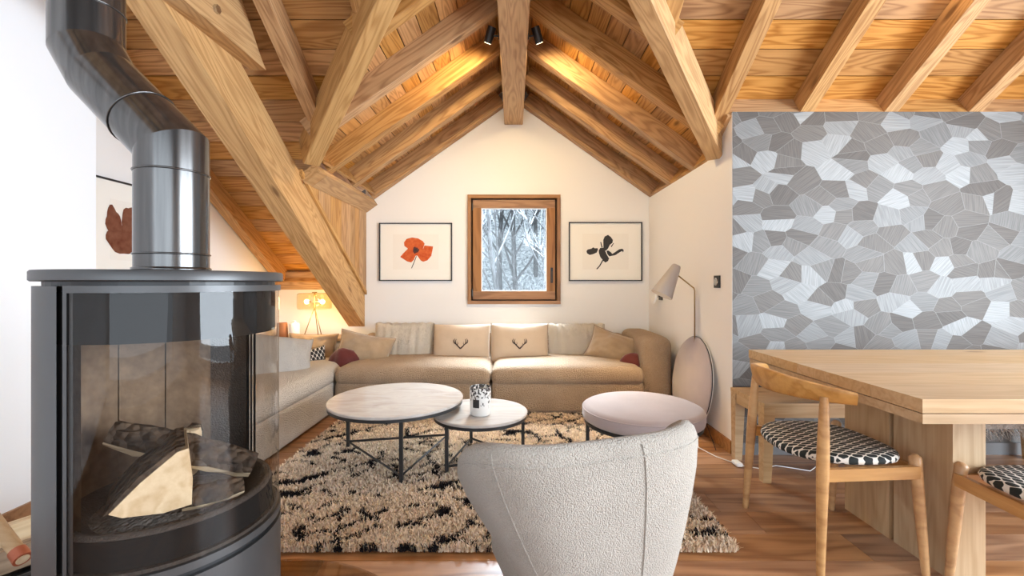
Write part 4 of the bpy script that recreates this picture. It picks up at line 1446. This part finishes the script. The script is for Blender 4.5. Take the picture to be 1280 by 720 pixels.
# bench by the wallpaper
be = thing('bench', 'long oak bench standing against the wallpapered wall', 'bench', (1.43, 2.71, 0))
plate('seat_board', [(0, -0.20, 0.435), (1.95, -0.20, 0.435), (1.95, 0.19, 0.435), (0, 0.19, 0.435)], (0, 0, 0.024), (1, 0, 0), M['oak'], be)
for (a, b_) in ((-0.195, -0.170), (0.160, 0.185)):
    plate('apron', [(0.05, a, 0.375), (1.90, a, 0.375), (1.90, b_, 0.375), (0.05, b_, 0.375)], (0, 0, 0.059), (1, 0, 0), M['oak'], be)
for a in (0.003, 1.915):
    plate('apron', [(a, -0.13, 0.375), (a + 0.03, -0.13, 0.375), (a + 0.03, 0.12, 0.375), (a, 0.12, 0.375)], (0, 0, 0.059), (0, 1, 0), M['oak'], be)
for xx in (0.0, 1.885):
    for yy in (-0.198, 0.125):
        s_ = 1 if xx == 0 else -1
        mb = MB().add([(xx, yy, 0.434), (xx + 0.065, yy, 0.434), (xx + 0.065, yy + 0.062, 0.434), (xx, yy + 0.062, 0.434),
                       (xx + (0 if s_ > 0 else 0.02), yy + 0.006, 0), (xx + (0.045 if s_ > 0 else 0.065), yy + 0.006, 0), (xx + (0.045 if s_ > 0 else 0.065), yy + 0.052, 0), (xx + (0 if s_ > 0 else 0.02), yy + 0.052, 0)],
                      [(0, 1, 2, 3), (7, 6, 5, 4), (0, 4, 5, 1), (1, 5, 6, 2), (2, 6, 7, 3), (3, 7, 4, 0)])
        mb.build('leg', M['oak'], be)
# sheepskin over the bench front
sk = thing('sheepskin', 'white sheepskin hanging over the front of the bench', 'sheepskin', (2.70, 2.66, 0.459))
vs, fs = [], []
path = [(0.17, 0.012), (0.05, 0.016), (-0.10, 0.016), (-0.165, 0.012), (-0.178, -0.03), (-0.180, -0.09), (-0.180, -0.135)]
for i in range(13):
    for j, (yy, zz) in enumerate(path):
        xx = -0.27 + 0.54 * i / 12
        vs.append((xx * (1 - 0.10 * (j / 6) ** 2), yy, zz + 0.012 * noise.noise(Vector((xx * 9, j, 0)))))
fs = [(i * 7 + j, (i + 1) * 7 + j, (i + 1) * 7 + j + 1, i * 7 + j + 1) for i in range(12) for j in range(6)]
sh = MB().add(vs, fs).build('hide', M['whitefur'], sk, smooth=True)
fm = MB()
rr = random.Random(4)
for k in range(420):
    xx = rr.uniform(-0.26, 0.26)
    j = rr.choice((0, 1, 2, 3, 4, 5, 6, 6, 6))
    yy, zz = path[j]
    d = Vector((rr.uniform(-1, 1), rr.uniform(-1.2, 0.0) if j > 2 else rr.uniform(-1, 1), -1.0 if j > 3 else rr.uniform(0.1, 0.6)))
    d = d.normalized() * rr.uniform(0.04, 0.08)
    p0 = Vector((xx, yy - (0.003 if j > 3 else 0), zz + (0.012 if j < 3 else 0)))
    s_ = Vector((rr.uniform(-1, 1), rr.uniform(-1, 1), 0)) * 0.004
    fm.add([p0 - s_, p0 + s_, p0 + d], [(0, 1, 2)])
fu = fm.build('wool', M['whitefur'], sk)
fu['kind'] = 'stuff'


# dining chairs with bent backrests
def dining_chair(label, loc, rz):
    t = thing('dining_chair', label, 'chair', loc, rz, 'dining chairs')
    # local frame: faces +x, backrest at -x
    legs = [((-0.178, 0.245, 0.700), (-0.215, 0.275, 0.0), (0.015, 0.0225, 0.014)), ((-0.178, -0.245, 0.700), (-0.215, -0.275, 0.0), (0.015, 0.0225, 0.014)),
            ((0.205, 0.215, 0.452), (0.212, 0.255, 0.0), (0.022, 0.022, 0.013)), ((0.205, -0.215, 0.452), (0.212, -0.255, 0.0), (0.022, 0.022, 0.013))]
    for a, b_, (r0, r1, r2) in legs:
        A, B = Vector(a), Vector(b_)
        pts = [A.lerp(B, k / 10) for k in range(11)]
        if r0 == r1:
            pts = [A + (A - B).normalized() * 0.012] + pts
            rad = [0.009] + [r0 - (r0 - r2) * (k / 10) ** 1.5 for k in range(11)]
        else:
            rad = [(r0 + (r1 - r0) * math.sin(PI / 2 * min(1, k / 4))) if k <= 4 else (r1 - (r1 - r2) * ((k - 4) / 6)) for k in range(11)]
        MB().tube(pts, rad, 14).build('leg', M['chairwood'], t, smooth=True, angle=50)
    # backrest: curved rail, deeper in the middle
    nseg = 28
    vs, fs = [], []
    for i in range(nseg + 1):
        u = -1 + 2 * i / nseg
        a = u * R(62)
        bx_ = 0.055 - 0.315 * math.cos(a)
        by_ = 0.300 * math.sin(a) / math.sin(R(62))
        hh = 0.050 - 0.024 * abs(u) ** 1.4
        th = 0.017 + 0.007 * (1 - abs(u))
        zc_ = 0.705 + 0.012 * (1 - u * u)
        nx, ny = -math.cos(a), math.sin(a)
        for k in range(12):
            b2 = 2 * PI * k / 12
            cu, su = math.cos(b2), math.sin(b2)
            cu = math.copysign(abs(cu) ** 0.6, cu)
            su = math.copysign(abs(su) ** 0.6, su)
            tilt = 0.010 * su
            vs.append((bx_ + nx * (th * cu + tilt), by_ + ny * (th * cu + tilt), zc_ + hh * su))
    for i in range(nseg):
        for k in range(12):
            fs.append((i * 12 + k, i * 12 + (k + 1) % 12, (i + 1) * 12 + (k + 1) % 12, (i + 1) * 12 + k))
    fs.append(tuple(range(12))[::-1])
    fs.append(tuple(nseg * 12 + k for k in range(12)))
    MB().add(vs, fs).build('backrest', M['chairwood'], t, smooth=True, angle=60)
    for s in (-1, 1):
        plate('side_rail', [(-0.203, s * 0.262 - 0.010, 0.375), (0.205, s * 0.232 - 0.010, 0.375), (0.205, s * 0.232 + 0.010, 0.375), (-0.203, s * 0.262 + 0.010, 0.375)], (0, 0, 0.048), (1, 0, 0), M['chairwood'], t)
    plate('front_rail', [(0.195, -0.215, 0.378), (0.212, -0.215, 0.378), (0.212, 0.215, 0.378), (0.195, 0.215, 0.378)], (0, 0, 0.040), (0, 1, 0), M['chairwood'], t)
    # upholstered seat: rounded disc
    vs, fs = [], []
    pr_ = [(0.0, 0.412), (0.90, 0.412), (0.985, 0.420), (1.0, 0.432), (0.98, 0.444), (0.90, 0.452), (0.6, 0.459), (0.0, 0.462)]
    ns = 48
    for i in range(ns):
        a = 2 * PI * i / ns
        n_ = 2.5
        rr_ = (abs(math.cos(a)) ** n_ + abs(math.sin(a)) ** n_) ** (-1 / n_)
        for (k, z) in pr_:
            x_ = 0.235 * rr_ * math.cos(a) * k + 0.0
            y_ = 0.243 * rr_ * math.sin(a) * k
            vs.append((x_ - 0.005, y_, z + 0.012 * (y_ / 0.25) ** 2))
    m_ = len(pr_)
    for i in range(ns):
        for k in range(m_ - 1):
            fs.append((i * m_ + k, ((i + 1) % ns) * m_ + k, ((i + 1) % ns) * m_ + k + 1, i * m_ + k + 1))
    MB().add(vs, fs).build('seat', M['seatnet'], t, smooth=True)
    return t
dining_chair('oak dining chair with black net-pattern seat at the end of the table', (1.400, 1.975, 0), 0.0)
dining_chair('oak dining chair with black net-pattern seat tucked under the long side', (1.923, 1.475, 0), R(90))

# ================================================================== LAMPS AND SMALL THINGS
# tripod table lamp
tl = thing('table_lamp', 'brass tripod table lamp with round champagne glass shade and two bulbs', 'lamp', (-2.035, 4.50, 0.5905))
for a in (95, 215, 335):
    x_, y_ = 0.105 * math.cos(R(a)), 0.105 * math.sin(R(a))
    MB().tube([(x_, y_, 0.0), (0.008 * math.cos(R(a)), 0.008 * math.sin(R(a)), 0.285)], 0.0045, 8).build('leg', M['brass'], tl, smooth=True)
MB().tube([(0, 0, 0.275), (0, 0, 0.458)], 0.008, 10).build('stem', M['brass'], tl, smooth=True, angle=50)
MB().lathe([(0, 0.452), (0.024, 0.452), (0.024, 0.462), (0, 0.464)], 20).build('cap', M['brass'], tl, smooth=True, angle=50)
MB().lathe([(0.145, 0.286), (0.160, 0.292), (0.165, 0.310), (0.165, 0.425), (0.160, 0.442), (0.145, 0.450), (0.02, 0.452)], 56).build('lamp_shade', M['amberglass'], tl, smooth=True)
for s in (-1, 1):
    MB().tube([(0, 0, 0.36), (s * 0.055, 0, 0.362)], 0.012, 10).build('bulb_holder', M['brass'], tl, smooth=True, angle=50)
    vs = MB()
    vs.lathe([(0.0, -0.026), (0.013, -0.022), (0.022, -0.012), (0.026, 0.0), (0.022, 0.012), (0.013, 0.022), (0.0, 0.026)], 20)
    vs.build('bulb', M['bulb'], tl, loc=(s * 0.08, 0, 0.362), smooth=True)
light('table_lamp_light', 'POINT', (-2.035, 4.38, 0.95), 9.5, (1.0, 0.66, 0.26), radius=0.06)
tag(MB().lathe([(0, 0), (0.046, 0), (0.050, 0.006), (0.050, 0.135), (0.040, 0.148), (0.016, 0.153), (0.012, 0.166), (0.018, 0.172), (0, 0.174)], 32).build('ceramic_jar', M['white'], loc=(-2.225, 4.47, 0.5905), smooth=True, angle=60),
    'small white ceramic jar beside the tripod lamp', 'jar')
tag(MB().lathe([(0, 0), (0.052, 0), (0.054, 0.006), (0.048, 0.150), (0.043, 0.151), (0.047, 0.012), (0, 0.012)], 28).build('terracotta_cup', M['terracotta'], loc=(-2.345, 4.46, 0.5905), smooth=True, angle=50),
    'terracotta cup on the corner console beside the white jar', 'cup')

# floor lamp with cone head
flp = thing('floor_lamp', 'slim floor lamp with grey cone head beside the white side wall', 'lamp', (1.428, 3.47, 0))
MB().tube([(0, 0, 0.02), (0, 0, 1.085), (-0.006, 0, 1.105), (-0.145, 0, 1.215)], 0.0055, 8).build('pole', M['brass'], flp, smooth=True)
MB().lathe([(0, 0.0), (0.02, 0.0), (0.033, 0.006), (0.033, 0.018), (0, 0.022)], 28).build('base', M['black'], flp, smooth=True, angle=40)
ax = Vector((-0.47, -0.04, -0.88)).normalized()
qrot = ax.to_track_quat('-Z', 'Y').to_euler()
MB().lathe([(0.0, 0.0), (0.030, -0.001), (0.036, -0.012), (0.086, -0.265), (0.083, -0.265), (0.034, -0.014), (0, -0.006)], 40).build('lamp_head', plain('grey_lacquer', (0.42, 0.37, 0.34), 0.45), flp, loc=(-0.140, 0, 1.285), rot=qrot, smooth=True, angle=50)
MB().lathe([(0.0, -0.13), (0.018, -0.14), (0.024, -0.165), (0.016, -0.19), (0, -0.196)], 16).build('bulb', M['lens'], flp, loc=(-0.140, 0, 1.285), rot=qrot, smooth=True)
hp = Vector((1.428 - 0.140, 3.47, 1.285)) + ax * 0.25
light('floor_lamp_light', 'SPOT', hp, 22, (1.0, 0.74, 0.42), tuple(hp + ax), spot=120, blend=0.8, radius=0.04)
# cord with inline foot switch
co = thing('lamp_cord', 'clear lamp cord with foot switch on the floor by the bench leg', 'cord', (1.30, 2.95, 0))
MB().tube([(0.10, 0.50, 0.006), (0.07, 0.32, 0.006), (-0.02, 0.10, 0.006), (0.03, -0.06, 0.006), (0.09, -0.16, 0.009)], 0.003, 6).build('cable', M['white'], co, smooth=True)
softbox('foot_switch', (0.105, -0.185, 0.014), (0.022, 0.036, 0.012), 0.010, M['white'], co, 0, None, 3, 4)
MB().tube([(0.13, -0.21, 0.008), (0.22, -0.25, 0.006), (0.34, -0.20, 0.006), (0.50, -0.28, 0.006), (0.60, -0.20, 0.006)], 0.003, 6).build('cable', M['white'], co, smooth=True)
MB().tube([(0.115, 0.45, 0.30), (0.12, 0.30, 0.12), (0.08, 0.05, 0.005)], 0.003, 6).build('cable', M['black'], co, smooth=True)

# wall switch and socket on the right wall
ws = thing('wall_switch', 'square dark rotary switch on the white side wall', 'switch', (XR - 0.001, 3.155, 1.155))
MB().box(-0.010, 0, -0.042, 0.042, -0.044, 0.044).build('switch_plate', M['black'], ws)
MB().lathe([(0, 0), (0.028, 0), (0.028, 0.006), (0.024, 0.008), (0, 0.008)], 28).build('dial', M['steel'], ws, loc=(-0.010, 0, 0), rot=(0, R(-90), 0), smooth=True, angle=40)
sk2 = thing('wall_socket', 'dark wall socket with a white plug-in disc near the corner', 'socket', (XR - 0.001, 4.36, 1.02))
MB().box(-0.012, 0, -0.045, 0.045, -0.045, 0.045).build('socket_plate', M['black'], sk2)
MB().lathe([(0, 0), (0.052, 0), (0.056, 0.006), (0.050, 0.020), (0, 0.024)], 32).build('plug_disc', M['white'], sk2, loc=(-0.055, 0.02, -0.035), rot=(0, R(-75), 0), smooth=True, angle=40)
MB().tube([(-0.012, 0, 0), (-0.056, 0.02, -0.02)], 0.010, 10).build('plug_stem', M['steel'], sk2, smooth=True)

# spotlights on the ridge beam
for s, lab in ((-1, 'black cylinder spotlight on the poppy side of the ridge beam'), (1, 'black cylinder spotlight on the black-flower side of the ridge beam')):
    t = thing('spotlight', lab, 'spotlight', (s * 0.1005, 3.20, 3.03), 0, 'ridge beam spotlights')
    MB().lathe([(0, 0), (0.022, 0), (0.022, 0.010), (0, 0.010)], 20).build('mount', M['black'], t, loc=(0, 0, -0.09 + 0.0), rot=(0, R(90 * s), 0))
    MB().tube([(s * 0.008, 0, -0.09), (s * 0.055, 0, -0.085)], 0.006, 8).build('arm', M['black'], t, smooth=True)
    d = Vector((s * 0.30, 0.42, -0.75)).normalized()
    cyl = Vector((s * 0.072, 0.0, -0.08))
    MB().tube([cyl - d * 0.055, cyl + d * 0.055], 0.031, 24).build('spot_body', M['black'], t, smooth=True, angle=40)
    MB().tube([cyl + d * 0.0545, cyl + d * 0.0565], 0.024, 20).build('spot_lens', M['lens'], t)
    wpos = Vector((s * 0.1005, 3.20, 3.03)) + cyl + d * 0.065
    light('spotlight_beam', 'SPOT', wpos, 46, (1.0, 0.74, 0.38), tuple(wpos + d), spot=165, blend=0.7, radius=0.02)
# spotlight above the dining table, on the rafters
t = thing('spotlight', 'black cylinder spotlight on a rafter above the dining table', 'spotlight', (2.44, 2.12, zb(2.12) + 0.04))
MB().tube([(-0.005, 0, 0.0), (-0.05, 0, -0.005)], 0.006, 8).build('arm', M['black'], t, smooth=True)
MB().tube([(-0.06, -0.05, -0.0), (-0.06, 0.06, 0.0)], 0.031, 24).build('spot_body', M['black'], t, smooth=True, angle=40)
MB().tube([(-0.06, 0.0605, 0.0), (-0.06, 0.062, 0.0)], 0.024, 20).build('spot_lens', M['lens'], t)
light('spotlight_beam', 'SPOT', (2.38, 2.19, zb(2.12) + 0.04), 10, (1.0, 0.72, 0.36), (2.42, 3.0, zb(3.0) + 0.05), spot=100, blend=0.9, radius=0.02)
